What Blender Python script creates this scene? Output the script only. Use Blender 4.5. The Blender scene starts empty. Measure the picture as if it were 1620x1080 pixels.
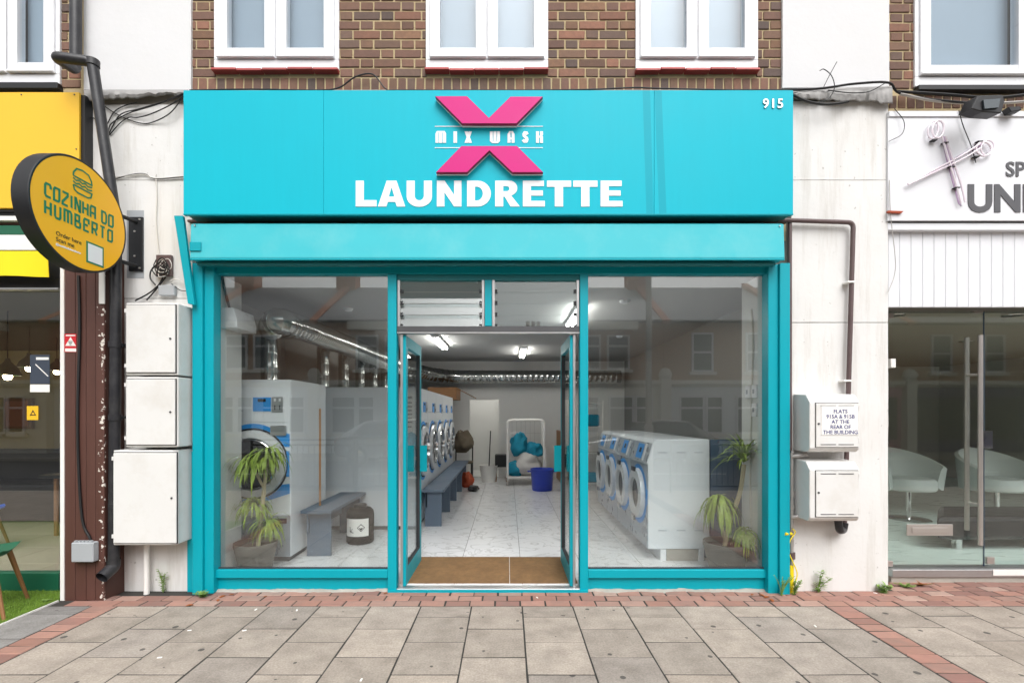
import bpy, bmesh, math, random
from mathutils import Vector, Matrix, noise
from mathutils.geometry import tessellate_polygon
random.seed(7)
R = math.radians
sc = bpy.context.scene
C = sc.collection
F, CX, CY, CAMY, CAMZ = 760.0, 803.0, 655.0, -4.13, 1.52

# ------------------------------------------------------------------ camera, world, sun, exposure
cam = bpy.data.cameras.new('camera'); co = bpy.data.objects.new('camera', cam); C.objects.link(co)
co.location = (0, CAMY, CAMZ); co.rotation_euler = (R(90), 0, 0)
cam.sensor_width = 36; cam.lens = 36 * F / 1620
cam.shift_x = (810 - CX) / 1620; cam.shift_y = (CY - 540) / 1620
cam.clip_start = 0.05; cam.clip_end = 400
sc.camera = co

world = bpy.data.worlds.new('World'); sc.world = world; world.use_nodes = True
wn = world.node_tree.nodes; wl = world.node_tree.links
bg = wn['Background']
sky = wn.new('ShaderNodeTexSky'); sky.sky_type = 'NISHITA'; sky.sun_disc = False
sky.sun_elevation = R(52); sky.sun_rotation = R(166); sky.dust_density = 5; sky.air_density = 1.0; sky.ozone_density = 1.0
hs = wn.new('ShaderNodeHueSaturation'); hs.inputs['Saturation'].default_value = 0.10; hs.inputs['Value'].default_value = 1.0
wl.new(sky.outputs[0], hs.inputs['Color']); wl.new(hs.outputs[0], bg.inputs[0]); bg.inputs[1].default_value = 0.15
sun = bpy.data.lights.new('sun', 'SUN'); sun.energy = 0.8; sun.angle = R(50); sun.color = (1, .985, .96)
so = bpy.data.objects.new('sun', sun); C.objects.link(so); so.rotation_euler = (R(38), 0, R(14)); so.location = (0, -6, 12)
sc.view_settings.view_transform = 'Standard'; sc.view_settings.look = 'None'
sc.view_settings.exposure = 0.60; sc.view_settings.gamma = 1.0; sc.view_settings.use_curve_mapping = False
sc.cycles.use_denoising = True
sc.cycles.max_bounces = 10; sc.cycles.diffuse_bounces = 5; sc.cycles.glossy_bounces = 5
sc.cycles.transparent_max_bounces = 24; sc.cycles.caustics_reflective = False; sc.cycles.caustics_refractive = False
sc.cycles.sample_clamp_indirect = 6

# ------------------------------------------------------------------ pixel helpers
def X(px, Y=0.0): return (px - CX) * (Y - CAMY) / F
def Z(py, Y=0.0): return CAMZ - (py - CY) * (Y - CAMY) / F

# ------------------------------------------------------------------ materials
def S(r, g, b):
    f = lambda c: (c / 255 / 12.92) if c / 255 <= .04045 else ((c / 255 + .055) / 1.055) ** 2.4
    return (f(r), f(g), f(b))
def nd(nt, t, **kw):
    n = nt.nodes.new(t)
    for k, v in kw.items(): setattr(n, k, v)
    return n
def mth(nt, op, a, b=None, clamp=False):
    n = nd(nt, 'ShaderNodeMath', operation=op, use_clamp=clamp)
    for i, v in enumerate((a, b)):
        if v is None: continue
        if isinstance(v, (int, float)): n.inputs[i].default_value = v
        else: nt.links.new(v, n.inputs[i])
    return n.outputs[0]
def mix(nt, fac, a, b, mode='MIX'):
    n = nd(nt, 'ShaderNodeMix', data_type='RGBA', blend_type=mode)
    for s, v in ((n.inputs[0], fac), (n.inputs[6], a), (n.inputs[7], b)):
        if isinstance(v, (int, float)): s.default_value = v
        elif isinstance(v, tuple): s.default_value = (*v[:3], 1)
        else: nt.links.new(v, s)
    return n.outputs[2]
def ramp(nt, fac, stops, interp='LINEAR'):
    n = nd(nt, 'ShaderNodeValToRGB'); cr = n.color_ramp; cr.interpolation = interp
    while len(cr.elements) < len(stops): cr.elements.new(.5)
    for e, (p, c) in zip(cr.elements, stops):
        e.position = p; e.color = (*c, 1) if len(c) == 3 else c
    nt.links.new(fac, n.inputs[0]); return n.outputs[0]
def noi(nt, vec, scale, detail=5, rough=.6):
    n = nd(nt, 'ShaderNodeTexNoise'); n.inputs['Scale'].default_value = scale
    n.inputs['Detail'].default_value = detail; n.inputs['Roughness'].default_value = rough
    nt.links.new(vec, n.inputs['Vector']); return n.outputs['Fac']
MATS = {}
def mat(name, col, rough=.5, metal=0., var=.08, scale=6., bump=0., bscale=80., rnd=0., ramp_cols=None,
        dirt_sheen=0., dirt_sheen_col=(.1, .08, .06), dscale=2.5, spec=.5, coat=0., emit=0., stretch=None, extra=None, rvar=.12):
    m = bpy.data.materials.new(name); m.use_nodes = True; nt = m.node_tree
    b = nt.nodes['Principled BSDF']; MATS[name] = m
    tc = nd(nt, 'ShaderNodeTexCoord'); vec = tc.outputs['Object']
    oi = nd(nt, 'ShaderNodeObjectInfo')
    va = nd(nt, 'ShaderNodeVectorMath', operation='ADD'); nt.links.new(vec, va.inputs[0])
    sx = nd(nt, 'ShaderNodeCombineXYZ')
    for i in range(3): nt.links.new(mth(nt, 'MULTIPLY', oi.outputs['Random'], 41. + 13 * i), sx.inputs[i])
    nt.links.new(sx.outputs[0], va.inputs[1]); vr = va.outputs[0]
    if stretch:
        mp = nd(nt, 'ShaderNodeMapping'); mp.inputs['Scale'].default_value = stretch
        nt.links.new(vr, mp.inputs[0]); vr = mp.outputs[0]
    n1 = noi(nt, vr, scale, 6)
    base = tuple(col)
    if ramp_cols:
        k = len(ramp_cols)
        base = ramp(nt, oi.outputs['Random'], [((i + .0) / max(1, k - 1), c) for i, c in enumerate(ramp_cols)])
    fac = mth(nt, 'MULTIPLY_ADD', n1, 2 * var); fac.node.inputs[2].default_value = 1 - var
    if rnd:
        r2 = mth(nt, 'FRACT', mth(nt, 'MULTIPLY', oi.outputs['Random'], 17.3))
        rr = mth(nt, 'MULTIPLY_ADD', r2, 2 * rnd); rr.node.inputs[2].default_value = 1 - rnd
        fac = mth(nt, 'MULTIPLY', fac, rr)
    vm = nd(nt, 'ShaderNodeCombineColor')
    for i in range(3): nt.links.new(fac, vm.inputs[i])
    c = mix(nt, 1., base, vm.outputs[0], 'MULTIPLY')
    if dirt_sheen:
        n2 = noi(nt, vr, dscale, 8, .7)
        d = ramp(nt, n2, [(.45, (0, 0, 0)), (.75, (1, 1, 1))])
        c = mix(nt, mth(nt, 'MULTIPLY', d, dirt_sheen), c, dirt_sheen_col)
    if extra: c = extra(nt, c, tc)
    nt.links.new(c, b.inputs['Base Color'])
    rg = mth(nt, 'MULTIPLY_ADD', n1, 2 * rvar, True); rg.node.inputs[2].default_value = max(.0, rough - rvar); nt.links.new(rg, b.inputs['Roughness'])
    b.inputs['Metallic'].default_value = metal; b.inputs['Specular IOR Level'].default_value = spec
    b.inputs['Coat Weight'].default_value = coat
    if bump:
        nb = noi(nt, vr, bscale, 4); bn = nd(nt, 'ShaderNodeBump'); bn.inputs['Strength'].default_value = bump
        bn.inputs['Distance'].default_value = .004
        nt.links.new(nb, bn.inputs['Height']); nt.links.new(bn.outputs[0], b.inputs['Normal'])
    if emit:
        b.inputs['Emission Color'].default_value = (*col, 1); b.inputs['Emission Strength'].default_value = emit
    return m
def glass(name, tint, f0):
    m = bpy.data.materials.new(name); m.use_nodes = True; nt = m.node_tree; MATS[name] = m
    nt.nodes.remove(nt.nodes['Principled BSDF']); out = nt.nodes['Material Output']
    tr = nd(nt, 'ShaderNodeBsdfTransparent'); tr.inputs[0].default_value = (*tint, 1)
    gl = nd(nt, 'ShaderNodeBsdfGlossy'); gl.inputs['Roughness'].default_value = 0.0
    lw = nd(nt, 'ShaderNodeLayerWeight'); lw.inputs[0].default_value = .5
    p5 = mth(nt, 'POWER', lw.outputs['Facing'], 5.0)
    f = mth(nt, 'MULTIPLY_ADD', p5, 1 - f0); f.node.inputs[2].default_value = f0
    ms = nd(nt, 'ShaderNodeMixShader'); nt.links.new(f, ms.inputs[0])
    nt.links.new(tr.outputs[0], ms.inputs[1]); nt.links.new(gl.outputs[0], ms.inputs[2]); nt.links.new(ms.outputs[0], out.inputs[0])
    return m

# ------------------------------------------------------------------ mesh helpers
LOC = {}
class MB:
    def __init__(s, M=None): s.v = []; s.f = []; s.M = M
    def add(s, vs, fs):
        o = len(s.v)
        s.v += [tuple(s.M @ Vector(p)) if s.M else tuple(p) for p in vs]
        s.f += [tuple(i + o for i in q) for q in fs]; return s
    def box(s, x0, x1, y0, y1, z0, z1):
        x0, x1 = sorted((x0, x1)); y0, y1 = sorted((y0, y1)); z0, z1 = sorted((z0, z1))
        return s.add([(x0,y0,z0),(x1,y0,z0),(x1,y1,z0),(x0,y1,z0),(x0,y0,z1),(x1,y0,z1),(x1,y1,z1),(x0,y1,z1)],
                     [(0,3,2,1),(4,5,6,7),(0,1,5,4),(1,2,6,5),(2,3,7,6),(3,0,4,7)])
    def prism(s, pts, d):                                # pts: planar loop (3D), d: vector
        n = len(pts); d = Vector(d)
        a = [Vector(p) for p in pts]; b = [p + d for p in a]
        nrm = sum(((a[i] - a[0]).cross(a[(i+1) % n] - a[0]) for i in range(1, n-1)), Vector())
        fl = nrm.dot(d) > 0
        top = tuple(range(n)) ; bot = tuple(range(2*n-1, n-1, -1))
        fs = [top[::-1] if fl else top, bot[::-1] if fl else bot]
        for i in range(n):
            q = (i, (i+1) % n, n + (i+1) % n, n + i)
            fs.append(q if fl else q[::-1])
        return s.add(a + b, fs)
    def tri_prism(s, outer, holes, fn, d):               # outer / holes in 2D, fn maps (u,v)->3D, d depth vector
        loops = [[Vector((p[0], p[1], 0)) for p in l] for l in [outer] + list(holes)]
        tris = tessellate_polygon(loops); flat = [p for l in loops for p in l]
        a = [Vector(fn(p.x, p.y)) for p in flat]; d = Vector(d); n = len(a)
        fs = []
        for t in tris:
            nr = (a[t[1]] - a[t[0]]).cross(a[t[2]] - a[t[0]])
            t = tuple(t) if nr.dot(d) < 0 else tuple(t)[::-1]
            fs.append(t); fs.append(tuple(i + n for i in t[::-1]))
        o = 0
        for l in loops:
            k = len(l)
            for i in range(k): fs.append((o+i, o+(i+1) % k, n+o+(i+1) % k, n+o+i))
            o += k
        return s.add(a + [p + d for p in a], fs)
    def tube(s, pts, r, seg=8, closed=False, cap=True):
        pts = [Vector(p) for p in pts]; n = len(pts)
        rs = r if isinstance(r, (list, tuple)) else [r] * n
        tg = []
        for i in range(n):
            a = pts[(i-1) % n] if (closed or i > 0) else pts[i]; b = pts[(i+1) % n] if (closed or i < n-1) else pts[i]
            t = (b - a); tg.append(t.normalized() if t.length > 1e-9 else Vector((0, 0, 1)))
        up = Vector((0, 0, 1)) if abs(tg[0].z) < .9 else Vector((1, 0, 0))
        u = tg[0].cross(up).normalized(); vs = []; fs = []
        for i in range(n):
            u = (u - tg[i] * u.dot(tg[i])).normalized(); w = tg[i].cross(u)
            for k in range(seg):
                a = 2 * math.pi * k / seg
                vs.append(pts[i] + (u * math.cos(a) + w * math.sin(a)) * rs[i])
        m = n if closed else n - 1
        for i in range(m):
            j = (i + 1) % n
            for k in range(seg):
                l = (k + 1) % seg
                fs.append((i*seg+k, i*seg+l, j*seg+l, j*seg+k))
        if cap and not closed:
            fs.append(tuple(range(seg-1, -1, -1))); fs.append(tuple(range((n-1)*seg, n*seg)))
        return s.add(vs, fs)
    def lathe(s, prof, c, axis='Z', seg=32):             # prof [(r,h)], revolve about axis through c
        vs = []; fs = []; n = len(prof)
        for k in range(seg):
            a = 2 * math.pi * k / seg; ca, sa = math.cos(a), math.sin(a)
            for r, h in prof:
                p = {'Z': (r*ca, r*sa, h), 'X': (h, r*ca, r*sa), 'Y': (r*sa, h, r*ca)}[axis]
                vs.append((c[0]+p[0], c[1]+p[1], c[2]+p[2]))
        for k in range(seg):
            l = (k+1) % seg
            for i in range(n-1): fs.append((k*n+i, l*n+i, l*n+i+1, k*n+i+1))
        if prof[0][0] > 1e-6: fs.append(tuple(k*n for k in range(seg-1, -1, -1)))
        if prof[-1][0] > 1e-6: fs.append(tuple(k*n+n-1 for k in range(seg)))
        return s.add(vs, fs)
    def build(s, name, m, parent=None, bevel=0., smooth=False, seg=1, origin=None):
        me = bpy.data.meshes.new(name)
        if origin is None:
            if parent is not None: origin = LOC[parent.name]
            else:
                xs, ys, zs = zip(*s.v); origin = ((min(xs)+max(xs))/2, (min(ys)+max(ys))/2, min(zs))
        O = Vector(origin)
        me.from_pydata([Vector(p) - O for p in s.v], [], s.f)
        if bevel or True:
            bm = bmesh.new(); bm.from_mesh(me)
            bmesh.ops.remove_doubles(bm, verts=bm.verts, dist=1e-6)
            if bevel:
                es = [e for e in bm.edges if len(e.link_faces) == 2 and e.calc_face_angle(0) > .5]
                bmesh.ops.bevel(bm, geom=es, offset=bevel, segments=seg, affect='EDGES', clamp_overlap=True, profile=.5)
            if s.recalc: bmesh.ops.recalc_face_normals(bm, faces=bm.faces)
            bm.to_mesh(me); bm.free()
        if smooth:
            for p in me.polygons: p.use_smooth = True
            me.set_sharp_from_angle(angle=R(40))
        o = bpy.data.objects.new(name, me); C.objects.link(o)
        mm = MATS[m] if isinstance(m, str) else m
        me.materials.append(mm)
        if parent is not None: o.parent = parent; LOC[o.name] = tuple(O)
        else: o.location = O; LOC[o.name] = tuple(O)
        return o
    recalc = True
def thing(name, label, cat, loc=(0, 0, 0), group=None):
    o = bpy.data.objects.new(name, None); C.objects.link(o); o.location = loc; LOC[o.name] = tuple(loc); o.empty_display_size = .1
    o['label'] = label; o['category'] = cat
    if group: o['group'] = group
    return o
def tag(o, label, cat, group=None):
    o['label'] = label; o['category'] = cat
    if group: o['group'] = group
    return o
def struct(o): o['kind'] = 'structure'; return o
def stuff(o): o['kind'] = 'stuff'; return o
def copy_tree(o, parent=None):
    c = o.copy(); C.objects.link(c)
    if parent is not None: c.parent = parent
    for ch in o.children: copy_tree(ch, c)
    LOC[c.name] = LOC.get(o.name, (0, 0, 0)); return c
def bez(pts, n=6):                                       # catmull-rom through points
    P = [Vector(p) for p in pts]; out = []
    P = [2*P[0]-P[1]] + P + [2*P[-1]-P[-2]]
    for i in range(1, len(P)-2):
        for k in range(n):
            t = k / n; a, b, c, d = P[i-1:i+3]
            out.append(.5*((2*b)+(-a+c)*t+(2*a-5*b+4*c-d)*t*t+(-a+3*b-3*c+d)*t**3))
    out.append(P[-2]); return out
def bend(pts, r=.06, n=5):                               # polyline with rounded corners
    P = [Vector(p) for p in pts]; out = [P[0]]
    for i in range(1, len(P)-1):
        a = (P[i-1]-P[i]); b = (P[i+1]-P[i]); rr = min(r, a.length*.45, b.length*.45)
        p0 = P[i]+a.normalized()*rr; p1 = P[i]+b.normalized()*rr
        for k in range(n+1):
            t = k/n; out.append(p0*(1-t)**2+P[i]*2*t*(1-t)+p1*t*t)
    out.append(P[-1]); return out
def text(mb, body, size, fn, d, offset=0., spacing=1., align='LEFT', extr=None):
    cu = bpy.data.curves.new('t', 'FONT'); cu.body = body; cu.size = size; cu.offset = offset
    cu.space_character = spacing; cu.align_x = align; cu.resolution_u = 4
    ob = bpy.data.objects.new('t', cu); me = bpy.data.meshes.new_from_object(ob)
    vs = [Vector(fn(v.co.x, v.co.y)) for v in me.vertices]
    D = Vector(d); n = len(vs); fs = []
    cnt = {}
    for p in me.polygons:
        t = tuple(p.vertices); nr = (vs[t[1]]-vs[t[0]]).cross(vs[t[2]]-vs[t[0]])
        t = t if nr.dot(D) < 0 else t[::-1]
        fs.append(t)
        for i in range(len(t)):
            e = (t[i], t[(i+1) % len(t)]); cnt[e] = 1
    for (a, b) in list(cnt):
        if (b, a) not in cnt: fs.append((b, a, a+n, b+n))
    mb.add(vs + [p + D for p in vs], fs)
    bpy.data.objects.remove(ob); bpy.data.curves.remove(cu); bpy.data.meshes.remove(me); return mb
def stroke(mb, pts, w, fn, d, k=[0]):                    # thick polyline in 2D -> prism
    P = [Vector((p[0], p[1])) for p in pts]; n = len(P); L = []; Rr = []
    for i in range(n):
        t0 = (P[i]-P[i-1]).normalized() if i else None; t1 = (P[i+1]-P[i]).normalized() if i < n-1 else None
        t0 = t0 or t1; t1 = t1 or t0
        m = (t0+t1); m = m.normalized() if m.length > 1e-6 else t1
        nn = Vector((-m.y, m.x)); c = max(.45, nn.dot(Vector((-t1.y, t1.x))))
        L.append(P[i]+nn*(w/2/c)); Rr.append(P[i]-nn*(w/2/c))
    k[0] += 1; e = Vector(d) * (.02 * (k[0] % 7))
    for i in range(n-1):
        q = [L[i], L[i+1], Rr[i+1], Rr[i]]
        mb.prism([Vector(fn(p.x, p.y)) - e for p in q], Vector(d))
    return mb
def facade(Y): return lambda px, py: (X(px, Y), Y, Z(py, Y))
# ------------------------------------------------------------------ material list
def gum(nt, c, tc):                                      # trodden chewing gum spots and stains on the slabs
    oi = nd(nt, 'ShaderNodeObjectInfo'); a = nd(nt, 'ShaderNodeVectorMath', operation='ADD')
    nt.links.new(tc.outputs['Object'], a.inputs[0]); cx = nd(nt, 'ShaderNodeCombineXYZ')
    nt.links.new(mth(nt, 'MULTIPLY', oi.outputs['Random'], 53.), cx.inputs[0]); nt.links.new(mth(nt, 'MULTIPLY', oi.outputs['Random'], 91.), cx.inputs[1])
    nt.links.new(cx.outputs[0], a.inputs[1])
    fl = nd(nt, 'ShaderNodeVectorMath', operation='MULTIPLY'); fl.inputs[1].default_value = (1, 1, 0); nt.links.new(a.outputs[0], fl.inputs[0])
    v = nd(nt, 'ShaderNodeTexVoronoi', voronoi_dimensions='2D'); v.inputs['Scale'].default_value = 4.2; v.inputs['Randomness'].default_value = 1.0; nt.links.new(fl.outputs[0], v.inputs['Vector'])
    n = noi(nt, a.outputs[0], 45, 3)
    dist = mth(nt, 'ADD', v.outputs['Distance'], mth(nt, 'MULTIPLY', mth(nt, 'SUBTRACT', n, .5), .035))
    sp = nd(nt, 'ShaderNodeSeparateColor'); nt.links.new(v.outputs['Color'], sp.inputs[0])
    rad = mth(nt, 'MULTIPLY', mth(nt, 'MAXIMUM', mth(nt, 'SUBTRACT', sp.outputs[0], .42), 0), .15)
    msk = mth(nt, 'LESS_THAN', dist, rad)
    c = mix(nt, mth(nt, 'MULTIPLY', msk, .8), c, (.045, .043, .042))
    g = noi(nt, a.outputs[0], 75, 6, .75); c = mix(nt, .8, c, ramp(nt, g, [(.32, (.62, .61, .60)), (.68, (1.25, 1.25, 1.25))]), 'MULTIPLY')
    g2 = noi(nt, a.outputs[0], 5, 5); return mix(nt, .7, c, ramp(nt, g2, [(.32, (.66, .65, .63)), (.62, (1.08, 1.07, 1.06))]), 'MULTIPLY')
mat('slab', S(184, 172, 158), .85, var=.12, scale=14, bump=.5, bscale=240, rnd=.10, extra=gum,
    ramp_cols=[S(176, 164, 152), S(164, 154, 144), S(172, 161, 150), S(158, 149, 141)])
mat('slab_dark', S(140, 138, 136), .85, var=.2, scale=14, bump=.5, bscale=240, rnd=.1, extra=gum)
mat('paver', S(190, 130, 108), .85, var=.18, scale=18, bump=.5, bscale=160, rnd=.14, dirt_sheen=.6, dirt_sheen_col=S(128, 112, 104), dscale=7,
    ramp_cols=[S(152, 112, 98), S(170, 130, 116), S(142, 106, 97), S(162, 119, 105), S(168, 142, 130)])
mat('joint', (.038, .035, .031), .95, var=.3, scale=30)
mat('concrete', S(170, 165, 156), .9, var=.2, scale=12, bump=.5, bscale=120, dirt_sheen=.4, dirt_sheen_col=S(110, 102, 92))
mat('asphalt', (.055, .055, .058), .9, var=.3, scale=40, bump=.6, bscale=200)
mat('road_paint', (.7, .7, .66), .7, var=.2, scale=10)
mat('yellow_line', S(215, 175, 60), .7, var=.2, scale=10)
mat('brick', S(120, 84, 68), .85, var=.28, scale=30, bump=.7, bscale=150, rnd=.16, dirt_sheen=.3, dirt_sheen_col=S(86, 68, 60), dscale=14,
    ramp_cols=[S(126, 94, 78), S(108, 82, 68), S(138, 98, 80), S(100, 82, 74), S(130, 98, 76), S(90, 77, 72), S(122, 90, 77), S(112, 86, 75)])
mat('mortar', S(184, 166, 130), .95, var=.2, scale=25, bump=.6, bscale=140)
def streaks(nt, c, tc):                                  # rain streaks and grime on painted render
    mp = nd(nt, 'ShaderNodeMapping'); mp.inputs['Scale'].default_value = (9, 9, .8); nt.links.new(tc.outputs['Object'], mp.inputs[0])
    n = noi(nt, mp.outputs[0], 1.2, 6, .7); s = ramp(nt, n, [(.5, (1, 1, 1)), (.80, (.72, .69, .64))])
    c = mix(nt, .8, c, s, 'MULTIPLY')
    n2 = noi(nt, tc.outputs['Object'], 26, 3, .5); k = ramp(nt, n2, [(.26, (1, 1, 1)), (.30, (0, 0, 0))])
    return mix(nt, mth(nt, 'MULTIPLY', k, .5), c, (.25, .23, .2))
mat('render', S(224, 223, 221), .8, var=.05, scale=3, bump=.5, bscale=18, dirt_sheen=.25, dirt_sheen_col=S(206, 201, 192), dscale=1.6, extra=streaks)
mat('render_top', S(216, 216, 217), .8, var=.04, scale=3, bump=.4, bscale=16, dirt_sheen=.12, dirt_sheen_col=S(215, 210, 200), dscale=2)
mat('lead', S(150, 148, 146), .6, metal=.2, var=.35, scale=12, bump=.7, bscale=40, dirt_sheen=.5, dirt_sheen_col=S(90, 88, 86), dscale=6)
mat('upvc', S(230, 231, 234), .3, var=.02)
mat('seal', (.04, .04, .045), .6)
mat('blind', S(164, 176, 186), .85, var=.04, scale=3)
mat('sill_tile', S(160, 58, 56), .5, var=.25, scale=20, bump=.3, bscale=60, rnd=.15)
def band(nt, c, tc):
    sp = nd(nt, 'ShaderNodeSeparateXYZ'); nt.links.new(tc.outputs['Object'], sp.inputs[0])
    x, z = sp.outputs[0], sp.outputs[2]
    for x0, sl in ((1.165, -.03), (1.270, -.04)):
        t = mth(nt, 'ADD', mth(nt, 'SUBTRACT', x, x0), mth(nt, 'MULTIPLY', z, -sl))
        m_ = mth(nt, 'LESS_THAN', mth(nt, 'ABSOLUTE', t), .030)
        c = mix(nt, mth(nt, 'MULTIPLY', m_, .8), c, S(0, 160, 180))
    mp = nd(nt, 'ShaderNodeMapping'); mp.inputs['Scale'].default_value = (14, 1, 1.); nt.links.new(tc.outputs['Object'], mp.inputs[0])
    n = noi(nt, mp.outputs[0], 1.5, 5); return mix(nt, .25, c, ramp(nt, n, [(.3, (.86, .92, .92)), (.7, (1.06, 1.03, 1.03))]), 'MULTIPLY')
TEAL = S(24, 182, 192)
mat('teal_sign', S(0, 180, 200), .5, var=.04, scale=1.5, extra=band, spec=.22)
mat('teal', S(0, 160, 176), .42, spec=.3, var=.07, scale=3, bump=.05, bscale=40, dirt_sheen=.12, dirt_sheen_col=S(30, 110, 115), dscale=3)
mat('teal_pale', S(64, 186, 198), .45, spec=.3, var=.06, scale=2, dirt_sheen=.45, dirt_sheen_col=S(120, 200, 206), dscale=1.8)  # paler noise blotches paint the housing's patchy sheen into the colour
mat('teal_dark', S(6, 118, 124), .5, var=.1, scale=4, dirt_sheen=.3, dirt_sheen_col=S(20, 70, 74), dscale=5)
mat('pink', S(204, 0, 122), .4, var=.04, spec=.3); mat('pink_edge', S(150, 14, 66), .4)
mat('white_vinyl', S(238, 238, 240), .4, var=.02)
mat('alu', S(190, 190, 190), .35, metal=.8, var=.08, scale=20); mat('alu_dark', S(92, 92, 94), .4, metal=.6, var=.1)
mat('steel', S(206, 200, 196), .3, metal=.85, var=.02, scale=3, rvar=.03); mat('chrome', S(215, 215, 215), .15, metal=1., var=.02)
glass('pane_glass', (.97, .985, .98), .11); glass('salon_glass', (.96, .985, .975), .08); glass('upper_glass', (.92, .95, .97), .04); glass('plain_glass', (.9, .94, .94), .05)
mat('cabinet', S(224, 223, 221), .5, var=.03, scale=3, dirt_sheen=.4, dirt_sheen_col=S(196, 188, 176), dscale=4, bump=.1, bscale=60)
mat('grey_plastic', S(168, 172, 176), .5, var=.05)
mat('black_pipe', S(38, 38, 42), .4, var=.2, scale=8, dirt_sheen=.2, dirt_sheen_col=S(110, 108, 106), dscale=10)
mat('brown_pipe', S(92, 74, 74), .5, var=.12, scale=10, dirt_sheen=.15, dirt_sheen_col=S(140, 125, 118), dscale=8)
mat('black', S(26, 27, 30), .45, var=.1); mat('cable', S(22, 22, 24), .5, var=.1); mat('cable_white', S(215, 212, 205), .5, var=.1)
def chips(nt, c, tc):                                    # flaked white paint along the right-hand edge of the boards
    sp = nd(nt, 'ShaderNodeSeparateXYZ'); nt.links.new(tc.outputs['Object'], sp.inputs[0])
    n = noi(nt, tc.outputs['Object'], 40, 3, .5); near = mth(nt, 'SUBTRACT', .5, mth(nt, 'MULTIPLY', mth(nt, 'ABSOLUTE', mth(nt, 'SUBTRACT', sp.outputs[0], .125)), 9.))
    m_ = mth(nt, 'GREATER_THAN', mth(nt, 'ADD', n, mth(nt, 'MULTIPLY', near, .38)), .76)
    n2 = noi(nt, tc.outputs['Object'], 13, 2, .4); m2 = mth(nt, 'GREATER_THAN', n2, .80)
    return mix(nt, mth(nt, 'MAXIMUM', m_, m2), c, S(225, 218, 208))
mat('brown_board', S(88, 56, 48), .55, var=.22, scale=5, stretch=(3, 3, .6), dirt_sheen=.35, dirt_sheen_col=S(64, 38, 28), dscale=2, extra=chips)
mat('brown_core', S(78, 50, 42), .6, var=.2, scale=5)
mat('white_paint', S(236, 234, 230), .5, var=.05, scale=6)
mat('yellow_sign', S(238, 188, 44), .4, var=.03, scale=2); mat('yellow_disc', S(255, 188, 22), .4, var=.04, scale=2)
mat('yellow_cloth', S(246, 218, 20), .8, var=.06, scale=5); mat('green_ink', S(10, 124, 88), .5); mat('dark_ink', S(60, 60, 40), .6)
mat('green_paint', S(18, 92, 66), .5, var=.1); mat('turf', S(96, 124, 44), .9, var=.3, scale=60, ramp_cols=None)
mat('turf_blade', S(118, 150, 52), .7, var=.3, scale=40)
mat('leaf', S(134, 156, 62), .5, var=.35, scale=10, spec=.4); mat('leaf_weed', S(122, 152, 72), .6, var=.3, scale=20); mat('dead_leaf', S(150, 84, 40), .8, var=.3, scale=30)
mat('stem', S(170, 160, 130), .8, var=.25, scale=30, bump=.4, bscale=60); mat('pot', S(108, 103, 96), .7, var=.08, scale=4, bump=.1)
mat('soil', S(70, 46, 36), .95, var=.4, scale=40)
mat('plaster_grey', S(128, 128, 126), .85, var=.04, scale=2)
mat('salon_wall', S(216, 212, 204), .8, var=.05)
mat('plaster', S(224, 224, 222), .85, var=.03, scale=2, dirt_sheen=.1, dirt_sheen_col=S(190, 188, 182)); mat('ceiling', S(170, 171, 170), .85, var=.03)
def veins(nt, c, tc):                                    # grey marble veining of the floor tiles
    oi = nd(nt, 'ShaderNodeObjectInfo'); a = nd(nt, 'ShaderNodeVectorMath', operation='ADD'); nt.links.new(tc.outputs['Object'], a.inputs[0])
    cx = nd(nt, 'ShaderNodeCombineXYZ'); nt.links.new(mth(nt, 'MULTIPLY', oi.outputs['Random'], 77.), cx.inputs[0]); nt.links.new(cx.outputs[0], a.inputs[1])
    n = nd(nt, 'ShaderNodeTexNoise'); n.inputs['Scale'].default_value = 2.2; n.inputs['Detail'].default_value = 6; n.inputs['Distortion'].default_value = 1.6; nt.links.new(a.outputs[0], n.inputs['Vector'])
    v = mth(nt, 'ABSOLUTE', mth(nt, 'SUBTRACT', n.outputs['Fac'], .5)); k = ramp(nt, v, [(.0, (1, 1, 1)), (.022, (0, 0, 0))])
    return mix(nt, mth(nt, 'MULTIPLY', k, .45), c, S(150, 148, 146))
mat('floor_tile', S(234, 234, 235), .16, var=.03, scale=2, extra=veins, rvar=.05); mat('grout', S(110, 108, 104), .9)
mat('coir', S(128, 97, 62), .95, var=.45, scale=22, bump=.9, bscale=300, dirt_sheen=.65, dirt_sheen_col=S(100, 74, 46), dscale=4)
mat('machine', S(226, 230, 234), .35, var=.02, coat=.15); mat('machine_grey', S(170, 178, 188), .3, metal=.35, var=.04); mat('machine_blue', S(52, 150, 226), .4, var=.03)
mat('ring', S(214, 216, 218), .3, var=.03); mat('drum_dark', S(58, 58, 58), .25, metal=.7, var=.2); mat('bench', S(92, 106, 122), .5, var=.05, scale=3)
mat('poster', S(58, 66, 80), .5)
mat('slate_panel', S(74, 94, 116), .5, var=.04); mat('duct', S(186, 188, 186), .22, metal=1., var=.12, scale=18)
mat('drum_plastic', S(8, 8, 8), .6, var=.1, spec=.1); mat('paper', S(238, 236, 232), .7, var=.03); mat('ink', S(32, 32, 34), .6); mat('blue_ink', S(44, 52, 120), .6)
mat('tube_on', (1, .98, .92), .5, emit=40.); mat('bulb_on', (1, .8, .5), .5, emit=40.)
mat('teal_cloth', S(20, 132, 160), .85, var=.2, scale=12); mat('white_cloth', S(208, 204, 200), .9, var=.15, scale=12); mat('tan_cloth', S(96, 86, 72), .95, var=.2, scale=14)
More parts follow.
